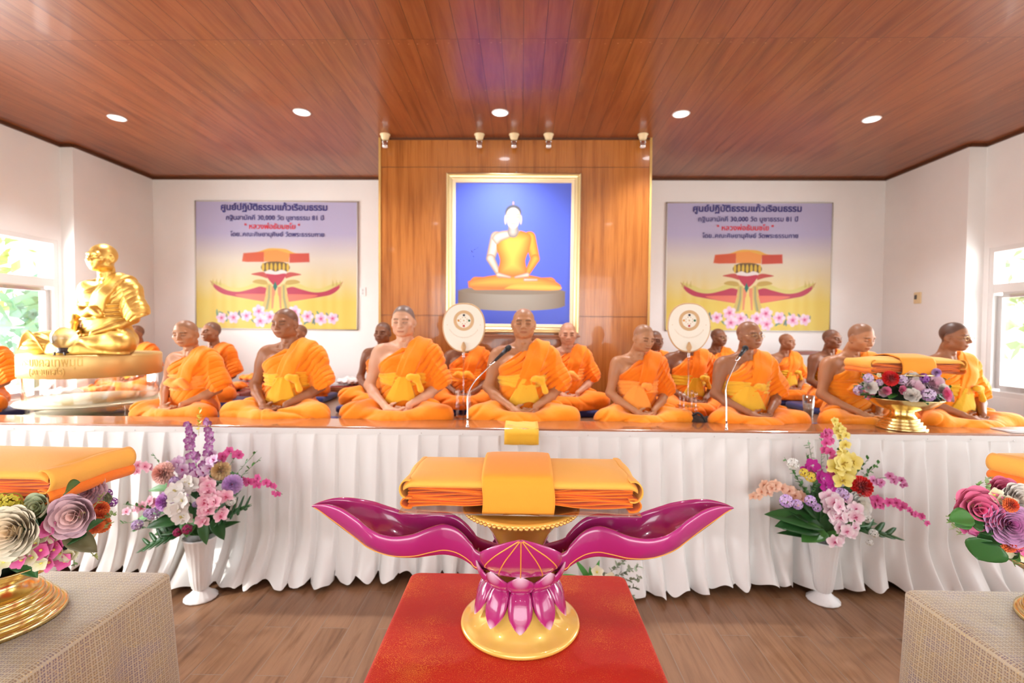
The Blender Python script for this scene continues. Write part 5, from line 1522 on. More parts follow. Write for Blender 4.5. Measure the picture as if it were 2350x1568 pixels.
def bundle(label, loc, rz, w=.74, d=.30, h=.094, band=True, layers=2, grp='folded robe bundles'):
    t = thing('robe_bundle', label, 'folded robes', loc, rz, grp)
    q = random.Random(int(w * 1000) + int(loc[0] * 10))
    # orange folds inside: many thin leaves with visible wavy edges
    nl = 9
    for k in range(nl):
        zz = .004 + k * (h * .80) / nl
        G = []; hh = h * .80 / nl * .98
        for i in range(70):
            x = -w / 2 + .012 + (w - .024) * i / 69; row = []
            pin = 1 - .22 * math.exp(-((abs(x) - .10) / .05) ** 2) if band else 1
            for j in range(14):
                a = 2 * PI * j / 14
                y = math.copysign(abs(math.cos(a)) ** .4, math.cos(a)) * (d / 2 - .012 - .006 * ((k * 7) % 3) / 2 + .003 * math.sin(x * 27 + k * 2.4))
                z = zz + hh / 2 + math.copysign(abs(math.sin(a)) ** .7, math.sin(a)) * hh * .52 * (1 + .35 * math.sin(x * 17 + k * 1.9)) + .0028 * math.sin(x * 21 + k * 1.3)
                z = h * .42 + (z - h * .42) * pin
                row.append((x, y, max(z, .001)))
            G.append(row)
        mb = MB(); mb.grid(np.array(G), closed=True); mb.F.append(tuple(range(14))); mb.F.append(tuple(69 * 14 + i for i in range(14))[::-1])
        mb.build('orange_fold', or_c, t)
    # yellow outer cloth folded over the top, with a rolled end left and right
    def wrap_prof(x):
        """cross-section in y,z of the cover: from front lower lip over the top to the back"""
        P_ = []
        e = abs(x) / (w / 2)
        fr = -d / 2 - .003
        lip = h * (.80 if abs(x) < w * .42 else .80)
        P_ += [(fr + .002, lip - .004), (fr, lip + .004), (fr + .004, h * .93), (fr + .016, h * .99)]
        for i in range(1, 10):
            y = fr + .016 + (d - .03) * i / 10; P_.append((y, h + .020 * math.sin(PI * i / 10) * (1 - e ** 4) + .0015 * math.sin(x * 15 + i)))
        P_ += [(d / 2 - .006, h * .97), (d / 2, h * .85), (d / 2 + .002, h * .5), (d / 2, .006)]
        return P_
    G = []
    for i in range(81):
        x = -w / 2 + w * i / 80; e = max(0, (abs(x) - (w / 2 - .03)) / .03)
        dz = -.016 * e ** 2.2
        G.append([(x, y * (1 - .03 * e), max(.003, z + dz * (z / h))) for y, z in wrap_prof(x)])
    c = MB().grid(np.array(G)).build('yellow_cover', yel_c, t); solid(c, .005, 1)
    for s in (-1, 1):            # cloth rolled round each end: yellow above, orange below
        for (zc, hz, dx, mm, nm) in ((.66, .33, .0, yel_c, 'end_fold'), (.20, .20, .004, or_c, 'lower_end_fold')):
            G = []
            for y in np.linspace(-d / 2 - .001, d / 2, 24):
                row = []
                for k in range(17):
                    a = PI * .62 - PI * 1.24 * k / 16
                    row.append((s * (w / 2 - .014 - dx + .026 * max(-.4, math.cos(a)) * (1 + .08 * math.sin(y * 40))), y, h * zc + h * hz * math.sin(a) + .002 * math.sin(y * 30)))
                G.append(row)
            c = MB().grid(np.array(G)).build(nm, mm, t); solid(c, .004, 1)
    if band:
        xw = .112; G = []
        for i in range(25):
            x = -xw + 2 * xw * i / 24 - .006; row = []
            e = abs(i - 12) / 12
            P_ = [(d / 2 + .006, .004), (d / 2 + .008, h * .6), (d / 2 + .002, h * 1.0), (d / 2 - .02, h + .018), (0, h + .032), (-d / 2 + .02, h + .016), (-d / 2 - .004, h * .98), (-d / 2 - .013, h * .75), (-d / 2 - .015, h * .4), (-d / 2 - .013, h * .1), (-d / 2 - .004, .0), (-d / 2 + .05, -.001)]
            for k, (y, z) in enumerate(spl(P_, 44)):
                row.append((x + .003 * math.sin(z * 40), y + (.004 if y > 0 else -.001) * 0 + .004 * e ** 4 * (1 if y < 0 else -1), z - .003 * e ** 6))
            G.append(row)
        c = MB().grid(np.array(G)).build('amber_band', yel2_c, t); solid(c, .006, 1)
    return t
bundle('folded yellow and orange robes with an amber band on the lotus stand', (SX - .004, 1.685, TZ + .425), 0)
# ------------------------------------------------------------------ golden statue on its oval pedestal
statue_g = mat('polished gold statue', (.78, .50, .13), .40, .85)
ped_g = mat('satin gold pedestal', (.78, .54, .20), .42, .55)
pale_g = mat('pale gold plate', (.72, .70, .50), .35, .4)
CX_, CY_ = -3.82, 4.33
top_z = 1.505
t = thing('pedestal', 'oval golden pedestal on clear acrylic carrying the seated golden statue', 'pedestal', (CX_, CY_, ZP))
PR = .50
MB().lathe([(0, .365), (PR - .01, .365), (PR, .372), (PR, .54), (PR - .006, top_z - ZP), (0, top_z - ZP)], 96).build('drum', ped_g, t)
MB().lathe([(PR - .03, .15), (PR - .03, .365)], 96, cap=False).build('clear_wall', crystal, t)
MB().lathe([(0, .125), (PR + .02, .125), (PR + .03, .137), (PR + .02, .15), (0, .15)], 96).build('plate', pale_g, t)
MB().lathe([(PR - .05, .03), (PR - .05, .125)], 96, cap=False).build('lower_clear_wall', crystal, t)
MB().lathe([(0, 0), (PR - .01, 0), (PR, .012), (PR - .01, .028), (0, .028)], 96).build('foot_plate', pale_g, t)
for i, (txt, z, w, sz, a0) in enumerate([('พระมงคลเทพมุนี', .50, .50, .075, 0), ('(สด จนฺทสโร)', .425, .27, .05, 0)]):
    me = fit_text(text_me('relief_lettering', txt, .1, ped_g, .05, .0), w)
    co = np.empty(len(me.vertices) * 3, dtype=np.float32); me.vertices.foreach_get('co', co); co = co.reshape(-1, 3)
    ac_ = -PI / 2 + .08; a = ac_ + co[:, 0] / PR
    rr = PR + .0035 * np.sign(co[:, 2])
    co = np.stack([rr * np.cos(a), rr * np.sin(a), z + co[:, 1] * 1.35], 1).astype(np.float32)
    me.vertices.foreach_set('co', co.ravel()); me.update(); me.materials.clear(); me.materials.append(mat('relief gold', (.62, .38, .10), .45, .6)); ob('relief_lettering', me, t)
s_top = P(219, 556, 4.30)
h = s_top.z - top_z
st = thing('statue', 'golden statue of a seated monk on the oval pedestal, facing left', 'statue', (s_top.x + .03, 4.33, top_z), -.08)
p = dict(size=h / HT, head=(-6, 1, 0), wide=1.02, face=(1.14, 1.0), sash=2, robe=2)
figure(st, p, statue_g)
for c_ in st.children: 
    if c_.name.startswith('body'): c_['label'] = 'golden head, shoulder and arms'
# crystal ball on a dark stand
c = P(122, 778, 3.86); bz = top_z
t = thing('crystal_ball', 'clear crystal ball on a small dark carved stand on the gold pedestal', 'crystal ball', (c.x, 3.955, bz))
glassb = mat('crystal', (1, 1, 1), .0, trans=1., ior=1.5)
MB().ball((0, 0, 0.052 + .086), .090, n=48, m=32).build('ball', glassb, t)
ebony = mat('dark carved wood', (.03, .012, .012), .35, coat=.4)
MB().lathe([(.035, .014), (.052, .018), (.056, .026), (.046, .034), (.043, .046), (.050, .054), (.046, .062), (.040, .060)], 28).build('stand_ring', ebony, t)
for k in range(4):
    a = PI / 4 + k * PI / 2; MB().tube([(math.cos(a) * .045, math.sin(a) * .045, .028), (math.cos(a) * .062, math.sin(a) * .062, .018), (math.cos(a) * .058, math.sin(a) * .058, .006), (math.cos(a) * .068, math.sin(a) * .068, .003)], [.009, .009, .008, .006], 8).build('stand_foot', ebony, t)
# golden conch beside it
c = P(72, 800, 4.0)
t = thing('golden_conch', 'ribbed golden conch shell left of the crystal ball on the gold pedestal', 'shell', (c.x - .0, 4.06, top_z), .1)
G = []
for i in range(40):
    f = i / 39; row = []
    R_ = .085 * math.sin(PI * min(1, f * .93 + .05)) ** .75 + .006
    cx = -.13 + .27 * f; cz = .085 + .012 * math.sin(f * 5)
    for k in range(64):
        a = 2 * PI * k / 64
        rib = 1 + .085 * abs(math.sin(a * 5 + f * 3.4)) - .04
        row.append((cx + .03 * math.sin(a) * (1 - f), R_ * rib * math.cos(a) * 1.0, max(.001, cz + R_ * rib * math.sin(a))))
    G.append(row)
mb = MB().grid(np.array(G), closed=True); mb.F.append(tuple(range(64))); mb.F.append(tuple(39 * 64 + i for i in range(64))[::-1])
mb.build('ribbed_body', statue_g, t)
MB().tube([(.13, 0, .10), (.17, -.01, .085), (.20, -.015, .06)], [.045, .028, .008], 20).build('spire', statue_g, t)
lip = []
for i in range(26):
    f = i / 25; a = -.6 + 2.6 * f
    lip.append([(-.10 + .20 * f, -.075 - .03 * math.sin(f * PI) * j / 5, .03 + .09 * math.sin(f * PI) + .016 * j * math.sin(f * PI)) for j in range(6)])
o = MB().grid(np.array(lip)).build('lip', statue_g, t); solid(o, .008, 0)

# ------------------------------------------------------------------ flowers
pet_m = mat('petal silk', (1, 1, 1), .55, attr='Col', sheen=.2, spec=.25)
leaf_m = mat('leaf', (.05, .2, .05), .38, attr='Col', spec=.5)
stem_m = mat('green stem', (.10, .22, .05), .5)
def petal_patch(mb, L, W, cup, curl, M, c0, c1, nu=6, nv=5, tipw=.35, wav=0., notch=0., broad=False):
    """one petal along local +Y cupped upward (+Z); M: 4x4"""
    G = []; C = []
    for i in range(nu + 1):
        f = i / nu
        w = W * (math.sin(PI * min(1, .12 + .80 * f)) ** .8) * (1 if f < 1 else tipw / .5)
        if broad: w = W * (.28 + .72 * math.sin(PI * .5 * min(1, f * 1.25))) * (1 - .10 * f ** 4)
        row = []; cr = []
        for j in range(nv + 1):
            g_ = (j / nv) * 2 - 1
            if broad:
                x = g_ * w; rd = 1 - .30 * abs(g_) ** 2.5 * f ** 2
                y = L * f * rd; z = cup * (g_ * g_) * W * (.4 + .6 * f) + curl * L * math.sin(f * PI * .8) - .10 * L * f ** 5 + wav * math.sin(g_ * 4 + f * 5) * L * f
                v = M @ Vector((x, y, z)); row.append(tuple(v)); cr.append(np.array(c0) * (1 - f) + np.array(c1) * f)
                continue
            x = g_ * w; y = L * f * (1 - notch * (1 - abs(g_)) * (f ** 4)); z = cup * (g_ * g_) * W + curl * L * f * f + wav * math.sin(g_ * 5 + f * 7) * L * f
            v = M @ Vector((x, y, z)); row.append(tuple(v)); cr.append(np.array(c0) * (1 - f) + np.array(c1) * f)
        G.append(row); C.append(cr)
    mb.grid(np.array(G), np.array(C).reshape(-1, 3))
RX = lambda a: Matrix.Rotation(a, 4, 'X')
RZ = lambda a: Matrix.Rotation(a, 4, 'Z')
RY = lambda a: Matrix.Rotation(a, 4, 'Y')
TR = lambda x, y, z: Matrix.Translation((x, y, z))
FL = {}
def fmesh(key, fn):
    if key not in FL:
        mb = MB(); fn(mb); FL[key] = mb.me(key[0], pet_m, True, True)
    return FL[key]
def rose(c0, c1, layers=6, openness=1.):
    def fn(mb):
        q = random.Random(3)
        for l in range(layers):
            f = l / (layers - 1); n = 3 + l
            tilt = math.radians(88 - 46 * f * openness); r = .04 + .42 * f; L = .62 + .34 * f; W = .26 + .22 * f
            W = .24 + .30 * f; L = .58 + .22 * f
            for k in range(n):
                a = 2 * PI * (k + .5 * (l % 2)) / n + q.uniform(-.15, .15)
                M = RZ(a) @ TR(0, .05 + .26 * f, -.36 - .12 * f) @ RX(tilt + q.uniform(-.06, .06))
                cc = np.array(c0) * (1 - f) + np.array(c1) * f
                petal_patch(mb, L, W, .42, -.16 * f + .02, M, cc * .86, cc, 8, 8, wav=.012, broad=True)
    return fn
def carnation(c0, c1):
    def fn(mb):
        q = random.Random(8)
        for l in range(6):
            f = l / 5; n = 6 + 3 * l; tilt = math.radians(84 - 80 * f)
            for k in range(n):
                a = 2 * PI * (k + .3 * l) / n; M = RZ(a) @ TR(0, .05 + .12 * f, -.2 + .1 * (1 - f)) @ RX(tilt + q.uniform(-.1, .1))
                cc = np.array(c0) * (1 - f) + np.array(c1) * f
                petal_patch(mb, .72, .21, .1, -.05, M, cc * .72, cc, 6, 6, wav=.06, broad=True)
    return fn
def cluster(c0, c1, n=26):
    def fn(mb):
        q = random.Random(5)
        for k in range(n):
            z = 1 - 1.75 * k / n; r = math.sqrt(max(0, 1 - z * z)); a = k * 2.4
            d = Vector((r * math.cos(a), r * math.sin(a), z)); R_ = d.to_track_quat('Z', 'Y').to_matrix().to_4x4()
            cc = np.array(c0) if q.random() < .5 else np.array(c1)
            for j in range(4):
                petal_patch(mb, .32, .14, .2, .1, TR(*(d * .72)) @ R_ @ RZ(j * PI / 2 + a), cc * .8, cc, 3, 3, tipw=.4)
    return fn
def orchid(c0, c1, cl):
    def fn(mb):
        for j, (a, L, W) in enumerate([(0, .95, .34), (2.15, .9, .32), (-2.15, .9, .32), (1.15, .98, .52), (-1.15, .98, .52)]):
            petal_patch(mb, L, W, .12, -.12, RX(PI / 2) @ RZ(a) @ TR(0, .06, 0) @ RX(.22), c0, c1, 6, 5, tipw=.3)
        for a in (-.5, .5, PI):
            petal_patch(mb, .34, .14, .5, .4, TR(0, -.06, 0) @ RX(PI / 2 + .6) @ RZ(a + PI), cl, cl, 4, 3)
    return fn
def blossom(c0, c1):
    def fn(mb):
        for k in range(5): petal_patch(mb, .9, .42, .25, .12, RZ(k * 2 * PI / 5) @ RX(.35), c0, c1, 4, 3, tipw=.4)
        mb.ball((0, 0, .12), .14, (.85, .75, .15), 8, 6)
    return fn
def gerbera(c0, c1):
    def fn(mb):
        for l in range(2):
            for k in range(14): petal_patch(mb, .95 - .2 * l, .14, .1, .05, RZ((k + .5 * l) * 2 * PI / 14) @ RX(.25 + .25 * l), c0, c1, 4, 2, tipw=.3)
        mb.ball((0, 0, .05), (.2, .2, .08), tuple(c0), 12, 6)
    return fn
def face(me, name, parent, p, r, d=None, spin=0., lab=None):
    r = r * 1.1
    """place a bloom whose axis (local +Z) points along d"""
    d = Vector(d or (0, -1, .5)).normalized()
    R_ = d.to_track_quat('Z', 'Y').to_matrix().to_4x4() @ RZ(spin)
    o = bpy.data.objects.new(name, me); COL.objects.link(o); o.parent = parent
    o.matrix_local = Matrix.Translation(p) @ R_ @ Matrix.Scale(r, 4)
    if lab: o['label'] = lab
    return o
GRN = [(.02, .085, .02), (.035, .13, .03), (.06, .2, .04), (.10, .26, .08)]
def leaf_obj(parent, base, tip, width, c, bend=.2, name='leaf', fold=.25, split=0, seed=0):
    base, tip = Vector(base), Vector(tip); d = tip - base; L = d.length; d.normalize()
    up = Vector((0, -.5, .85)); side = d.cross(up).normalized(); nrm = side.cross(d).normalized()
    G = []; C = []; nu, nv = (26 if split else 9), 10
    mb = MB()
    def pt(f, g_):
        w = width * (math.sin(PI * (f ** .75)) ** .8 if f < 1 else 0)
        return base + d * (L * f) + side * (g_ * w) + nrm * (fold * abs(g_) * w - bend * L * f * f)
    if split:      # cut leaf: fingers either side of the rib
        for s in (-1, 1):
            for k in range(split):
                f0 = .10 + .84 * k / split; f1 = f0 + .84 / split * .74
                rr = []
                for i in range(7):
                    g_ = i / 6; sh = .16 * g_
                    a = pt(min(1, f0 + sh * (1 - .3 * g_)), 0); w = width * math.sin(PI * ((f0 + .02) ** .8)) ** .55 * g_ * s
                    nar = 1 - .55 * g_ ** 3
                    m_ = (f0 + f1) / 2; hw = (f1 - f0) / 2 * nar
                    p0 = base + d * (L * (m_ - hw + sh)) + side * w + nrm * (fold * abs(w) - bend * L * m_ * m_)
                    p1 = base + d * (L * (m_ + hw + sh)) + side * w + nrm * (fold * abs(w) - bend * L * m_ * m_)
                    rr.append([tuple(p0), tuple(p1)])
                mb.grid(np.array(rr), tuple(c))
        rib = [[tuple(pt(f, 0) - side * .05 * width), tuple(pt(f, 0) + side * .05 * width)] for f in np.linspace(0, 1, 9)]
        rr = [[tuple(pt(f, g_)) for g_ in np.linspace(-.28, .28, 5)] for f in np.linspace(.02, .99, 12)]
        mb.grid(np.array(rr), tuple(c))
    else:
        rr = [[tuple(pt(f, g_)) for g_ in np.linspace(-1, 1, 7)] for f in np.linspace(0, 1, nu)]
        mb.grid(np.array(rr), tuple(c))
    me = mb.me(name, leaf_m, True, True)
    return solid(ob(name, me, parent), .0012, 0)
def sprig(parent, base, tip, c, n=14, s=.02, name='leafy_sprig', seed=0, m=None, droop=0.):
    q = random.Random(seed); mb = MB(); base, tip = Vector(base), Vector(tip)
    pts = [base.lerp(tip, f) + Vector((0, 0, -droop * f * f)) for f in np.linspace(0, 1, 8)]
    mb.tube(pts, .0014, 5, c)
    for k in range(n):
        f = .25 + .75 * k / n; p_ = base.lerp(tip, f) + Vector((0, 0, -droop * f * f))
        d = Vector((q.uniform(-1, 1), q.uniform(-1, .4), q.uniform(-.4, 1))).normalized()
        R_ = d.to_track_quat('Y', 'Z').to_matrix().to_4x4()
        petal_patch(mb, s * q.uniform(.7, 1.3), s * .33, .2, .1, TR(*p_) @ R_, c, c, 3, 2, tipw=.1)
    return mb.build(name, leaf_m, parent, col=True)
def spray(parent, me, pts, n, r0, r1, name='orchid_spray', seed=0, stem=True, flat=1.):
    """arching orchid stem (part) whose blossoms are its sub-parts"""
    q = random.Random(seed); r0 *= 1.28; r1 *= 1.25; n = int(n * 1.2); P_ = spl(pts, 40)
    st_ = MB().tube(P_, .0022, 6).build(name, stem_m, parent)
    for k in range(n):
        f = (k + .5) / n; p_ = Vector(P_[int(f * (len(P_) - 1))]); r = r0 + (r1 - r0) * f
        off = Vector((q.uniform(-1, 1), q.uniform(-1, -.2), q.uniform(-1, 1))) * r * .75
        dd = Vector((q.uniform(-.5, .5), -1, q.uniform(-.1, .5)))
        # orchid face is modelled toward -Y
        R_ = (-dd).normalized().to_track_quat('Y', 'Z').to_matrix().to_4x4() @ RY(q.uniform(-.6, .6))
        o = bpy.data.objects.new('blossom', me); COL.objects.link(o); o.parent = st_
        o.matrix_local = Matrix.Translation(p_ + off) @ R_ @ Matrix.Scale(r, 4)
    return st_
WHT, PNK, DPK, LIL, MAG = (.85, .83, .80), (.85, .36, .48), (.72, .06, .22), (.62, .32, .72), (.45, .03, .30)
CRM, SAL, YEL, RED, ORG, PUR = (.85, .76, .56), (.88, .45, .36), (.90, .72, .12), (.62, .01, .02), (.85, .22, .05), (.22, .03, .25)
BL = {
 'orch_white': ('blossom', orchid(WHT, (.88, .84, .80), (.8, .7, .3))),
 'orch_pink': ('blossom', orchid((.80, .25, .40), (.88, .60, .66), (.7, .1, .2))),
 'orch_deep': ('blossom', orchid((.60, .05, .25), (.80, .16, .40), (.5, .02, .1))),
 'orch_lilac': ('blossom', orchid((.66, .30, .60), (.85, .72, .85), (.5, .02, .2))),
 'orch_pw': ('blossom', orchid((.85, .45, .60), (.90, .82, .84), (.75, .12, .30))),
 'orch_purple': ('blossom', orchid((.55, .28, .52), (.24, .005, .18), (.9, .85, .9))),
 'orch_mag': ('blossom', orchid((.55, .03, .35), (.45, .01, .26), (.85, .8, .85))),
 'orch_peach': ('blossom', orchid((.78, .40, .25), (.86, .60, .45), (.6, .2, .1))),
 'orch_yellow': ('blossom', orchid((.80, .62, .08), (.92, .82, .30), (.6, .4, .05))),
 'orch_mauve': ('blossom', orchid((.55, .10, .30), (.72, .35, .58), (.4, .02, .1))),
}
OM = {k: fmesh((v[0], k), v[1]) for k, v in BL.items()}
def vase(name_lab, px, py, spread):
    b = PZ(px, py, 0.0)
    t = thing('flower_vase', name_lab, 'vase of flowers', (b.x, b.y, 0))
    wp = mat('white vase plastic', (.86, .86, .86), .3, spec=.5)
    vz = MB().lathe([(.078, .0), (.098, .004), (.097, .012), (.072, .028), (.048, .050), (.040, .062)], 64, flute=(16, .012)).build('vase_foot', wp, t)
    MB().lathe([(.036, .055), (.050, .075), (.060, .12), (.068, .20), (.078, .30), (.092, .385), (.100, .400), (.094, .402), (.080, .36), (.05, .10)], 72, flute=(18, .022)).build('vase_body', wp, t)
    q = random.Random(px)
    for k in range(22):
        a = q.uniform(.15, PI - .15); L0 = q.uniform(.16, .30)
        leaf_obj(t, (0, .01, .40), (L0 * math.cos(a) * 1.25, q.uniform(-.08, .10), .42 + L0 * math.sin(a) * 1.15), q.uniform(.03, .055), GRN[q.choice((0, 0, 1, 1, 2))], .25)
    return t, b
def L_(t, px, py, dy=0.): 
    """point of the picture at the depth of the vase (plus dy) in the local frame of the vase"""
    v = P(px, py, t.location.y + dy); return v - Vector(t.location)
# left vase
t, b = vase('white fluted vase of mixed silk flowers with purple orchid tips before the skirt, left', 461, 1372, 1)
top = Vector((0, 0, .38))
for (x0, y0, x1, y1, w, c, sp_, dy) in [(440, 1215, 318, 1245, .085, 0, 6, -.12), (450, 1200, 345, 1215, .07, 1, 0, -.05), (440, 1215, 400, 1160, .10, 0, 0, .02), (480, 1210, 560, 1150, .09, 0, 6, -.06), (465, 1190, 470, 1248, .035, 1, 0, -.14), (490, 1190, 512, 1235, .04, 0, 0, -.12), (440, 1190, 425, 1230, .05, 2, 0, -.15),
                                         (420, 1160, 290, 1185, .05, 3, 0, -.04), (470, 1100, 560, 1090, .06, 0, 0, .06), (400, 1120, 335, 1118, .035, 3, 0, 0), (455, 1150, 470, 1060, .07, 0, 0, .08), (480, 1180, 540, 1120, .08, 0, 0, .04), (430, 1190, 330, 1200, .06, 1, 0, -.10)]:
    leaf_obj(t, L_(t, x0, y0, dy * .4), L_(t, x1, y1, dy), w, GRN[c], split=sp_, name='monstera_leaf' if sp_ else 'leaf')
for i, (x1, y1, dr) in enumerate([(283, 1150, .02), (275, 1195, .02), (600, 1050, 0), (590, 1035, 0), (350, 1040, 0), (545, 1040, 0), (300, 1210, .03)]):
    sprig(t, L_(t, 450, 1190), L_(t, x1, y1, -.05 + .02 * i), GRN[2], 16, .026, seed=i, droop=dr)
spray(t, OM['orch_purple'], [L_(t, 455, 1120), L_(t, 448, 1050), L_(t, 440, 1010), L_(t, 436, 975)], 18, .028, .020, seed=1)
spray(t, OM['orch_purple'], [L_(t, 465, 1120), L_(t, 478, 1050), L_(t, 484, 1000), L_(t, 480, 965)], 18, .028, .018, seed=2)
sprig(t, L_(t, 456, 1000), L_(t, 458, 938), (.75, .62, .08), 16, .028, 'yellow_tip', 3)
spray(t, OM['orch_lilac'], [L_(t, 440, 1130), L_(t, 420, 1080), L_(t, 400, 1065), L_(t, 385, 1085, -.05)], 10, .036, .030, seed=4)
spray(t, OM['orch_lilac'], [L_(t, 465, 1110), L_(t, 480, 1070), L_(t, 492, 1050), L_(t, 500, 1060, -.05)], 9, .036, .030, seed=5)
spray(t, OM['orch_pink'], [L_(t, 420, 1120), L_(t, 370, 1085), L_(t, 320, 1075), L_(t, 295, 1070)], 9, .038, .022, seed=6)
spray(t, OM['orch_deep'], [L_(t, 500, 1140), L_(t, 560, 1105), L_(t, 605, 1108), L_(t, 648, 1135)], 13, .032, .018, seed=7)
spray(t, OM['orch_deep'], [L_(t, 480, 1110), L_(t, 510, 1055), L_(t, 535, 1040), L_(t, 556, 1045)], 8, .030, .022, seed=8)
spray(t, OM['orch_white'], [L_(t, 440, 1100, -.08), L_(t, 422, 1130, -.14), L_(t, 416, 1160, -.17), L_(t, 428, 1192, -.16)], 12, .046, .038, seed=9)
spray(t, OM['orch_pink'], [L_(t, 470, 1110, -.08), L_(t, 480, 1140, -.14), L_(t, 478, 1165, -.17), L_(t, 472, 1205, -.16)], 13, .042, .030, seed=10)
spray(t, OM['orch_pink'], [L_(t, 480, 1120, -.06), L_(t, 505, 1130, -.12), L_(t, 508, 1150, -.16), L_(t, 500, 1175, -.16)], 9, .044, .034, seed=11)
spray(t, OM['orch_pink'], [L_(t, 420, 1170), L_(t, 370, 1150), L_(t, 325, 1158), L_(t, 300, 1172)], 9, .034, .024, seed=12)
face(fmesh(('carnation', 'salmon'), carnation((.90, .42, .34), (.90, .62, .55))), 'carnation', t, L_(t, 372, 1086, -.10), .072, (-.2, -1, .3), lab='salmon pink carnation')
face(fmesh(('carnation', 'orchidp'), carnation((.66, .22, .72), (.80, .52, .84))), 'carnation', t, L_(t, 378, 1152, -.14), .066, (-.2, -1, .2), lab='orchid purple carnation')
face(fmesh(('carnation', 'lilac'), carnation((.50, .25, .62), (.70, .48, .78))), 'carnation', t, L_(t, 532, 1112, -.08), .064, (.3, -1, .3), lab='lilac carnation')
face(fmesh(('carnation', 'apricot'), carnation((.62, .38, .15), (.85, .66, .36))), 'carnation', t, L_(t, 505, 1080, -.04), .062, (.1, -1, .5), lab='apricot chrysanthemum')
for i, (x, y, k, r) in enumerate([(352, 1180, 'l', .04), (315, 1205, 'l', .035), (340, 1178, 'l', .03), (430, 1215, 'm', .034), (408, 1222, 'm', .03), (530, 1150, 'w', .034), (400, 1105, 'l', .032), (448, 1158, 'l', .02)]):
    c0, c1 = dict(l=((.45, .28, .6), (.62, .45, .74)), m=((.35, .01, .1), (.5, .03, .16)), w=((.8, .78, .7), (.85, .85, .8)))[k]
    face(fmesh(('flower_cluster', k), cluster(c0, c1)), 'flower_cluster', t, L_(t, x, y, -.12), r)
# right vase
t, b = vase('white fluted vase of mixed silk flowers with yellow lilies before the skirt, right', 1889, 1378, 1)
for (x0, y0, x1, y1, w, c, sp_, dy) in [(1890, 1210, 1770, 1165, .075, 1, 0, -.05), (1880, 1215, 1790, 1195, .08, 0, 0, -.10), (1890, 1215, 1845, 1235, .07, 2, 0, -.14), (1910, 1205, 2070, 1215, .07, 0, 5, -.06), (1920, 1200, 2020, 1190, .05, 1, 0, .0), (1900, 1220, 1930, 1240, .04, 2, 0, -.12), (1880, 1190, 1835, 1120, .08, 1, 0, .05), (1890, 1190, 1890, 1090, .09, 0, 0, .08), (1900, 1190, 1960, 1110, .09, 0, 0, .06), (1870, 1200, 1800, 1150, .07, 0, 0, .03)]:
    leaf_obj(t, L_(t, x0, y0, dy * .4), L_(t, x1, y1, dy), w, GRN[c], split=sp_, name='monstera_leaf' if sp_ else 'leaf')
for i, (x1, y1, dr) in enumerate([(1800, 1050, 0), (1815, 1075, 0), (2020, 1060, 0), (2000, 1075, 0), (1995, 1050, 0), (1850, 1040, 0), (1830, 1100, 0), (1930, 1010, 0), (1885, 990, 0), (1855, 1010, 0)]):
    sprig(t, L_(t, 1885, 1190), L_(t, x1, y1, -.05 + .02 * i), GRN[2], 22, .028, seed=30 + i, droop=dr)
spray(t, OM['orch_deep'], [L_(t, 1905, 1100), L_(t, 1898, 1040), L_(t, 1896, 1000), L_(t, 1905, 985)], 12, .030, .020, seed=21)
spray(t, OM['orch_yellow'], [L_(t, 1925, 1060), L_(t, 1930, 1010), L_(t, 1924, 985), L_(t, 1912, 968)], 10, .030, .018, seed=22)
spray(t, OM['orch_yellow'], [L_(t, 1920, 1100, -.06), L_(t, 1925, 1075, -.1), L_(t, 1935, 1060, -.1), L_(t, 1945, 1035, -.06)], 7, .052, .045, seed=23)
spray(t, OM['orch_mag'], [L_(t, 1850, 1070, -.06), L_(t, 1870, 1085, -.09), L_(t, 1885, 1105, -.11), L_(t, 1900, 1115, -.1)], 9, .038, .028, seed=24)
spray(t, OM['orch_peach'], [L_(t, 1840, 1150), L_(t, 1790, 1120), L_(t, 1755, 1120), L_(t, 1725, 1145)], 14, .036, .026, seed=25)
spray(t, OM['orch_mauve'], [L_(t, 1960, 1120), L_(t, 2010, 1100), L_(t, 2045, 1098), L_(t, 2080, 1112)], 10, .028, .018, seed=26)
spray(t, OM['orch_deep'], [L_(t, 1980, 1160), L_(t, 2030, 1155), L_(t, 2080, 1165), L_(t, 2125, 1200)], 15, .032, .016, seed=27)
spray(t, OM['orch_pw'], [L_(t, 1905, 1140, -.08), L_(t, 1915, 1160, -.13), L_(t, 1925, 1190, -.16), L_(t, 1915, 1235, -.16)], 13, .046, .036, seed=28)
spray(t, OM['orch_pw'], [L_(t, 1925, 1150, -.08), L_(t, 1945, 1175, -.13), L_(t, 1955, 1195, -.15), L_(t, 1950, 1225, -.15)], 8, .044, .034, seed=29)
face(fmesh(('carnation', 'red'), carnation((.55, .004, .006), (.78, .02, .02))), 'carnation', t, L_(t, 1981, 1117, -.08), .072, (.2, -1, .4), lab='red carnation')
face(fmesh(('rose', 'white'), rose((.84, .82, .70), (.88, .87, .84))), 'rose', t, L_(t, 1974, 1160, -.12), .082, (.2, -1, .3), lab='white rose')
for i, (x, y, k, r) in enumerate([(1805, 1150, 'l2', .045), (1830, 1158, 'l2', .035), (1860, 1150, 'l2', .038), (1875, 1165, 'l2', .03), (1932, 1135, 'l2', .045), (1820, 1065, 'w', .04), (1860, 1095, 'y', .036), (1845, 1085, 'y', .03), (2005, 1225, 'w', .03), (1995, 1245, 'w', .024), (1990, 1190, 'w', .03)]):
    c0, c1 = dict(l2=((.58, .36, .76), (.72, .52, .84)), w=((.8, .8, .6), (.86, .86, .74)), y=((.85, .6, .05), (.9, .72, .1)))[k]
    face(fmesh(('flower_cluster', k), cluster(c0, c1)), 'flower_cluster', t, L_(t, x, y, -.11), r)
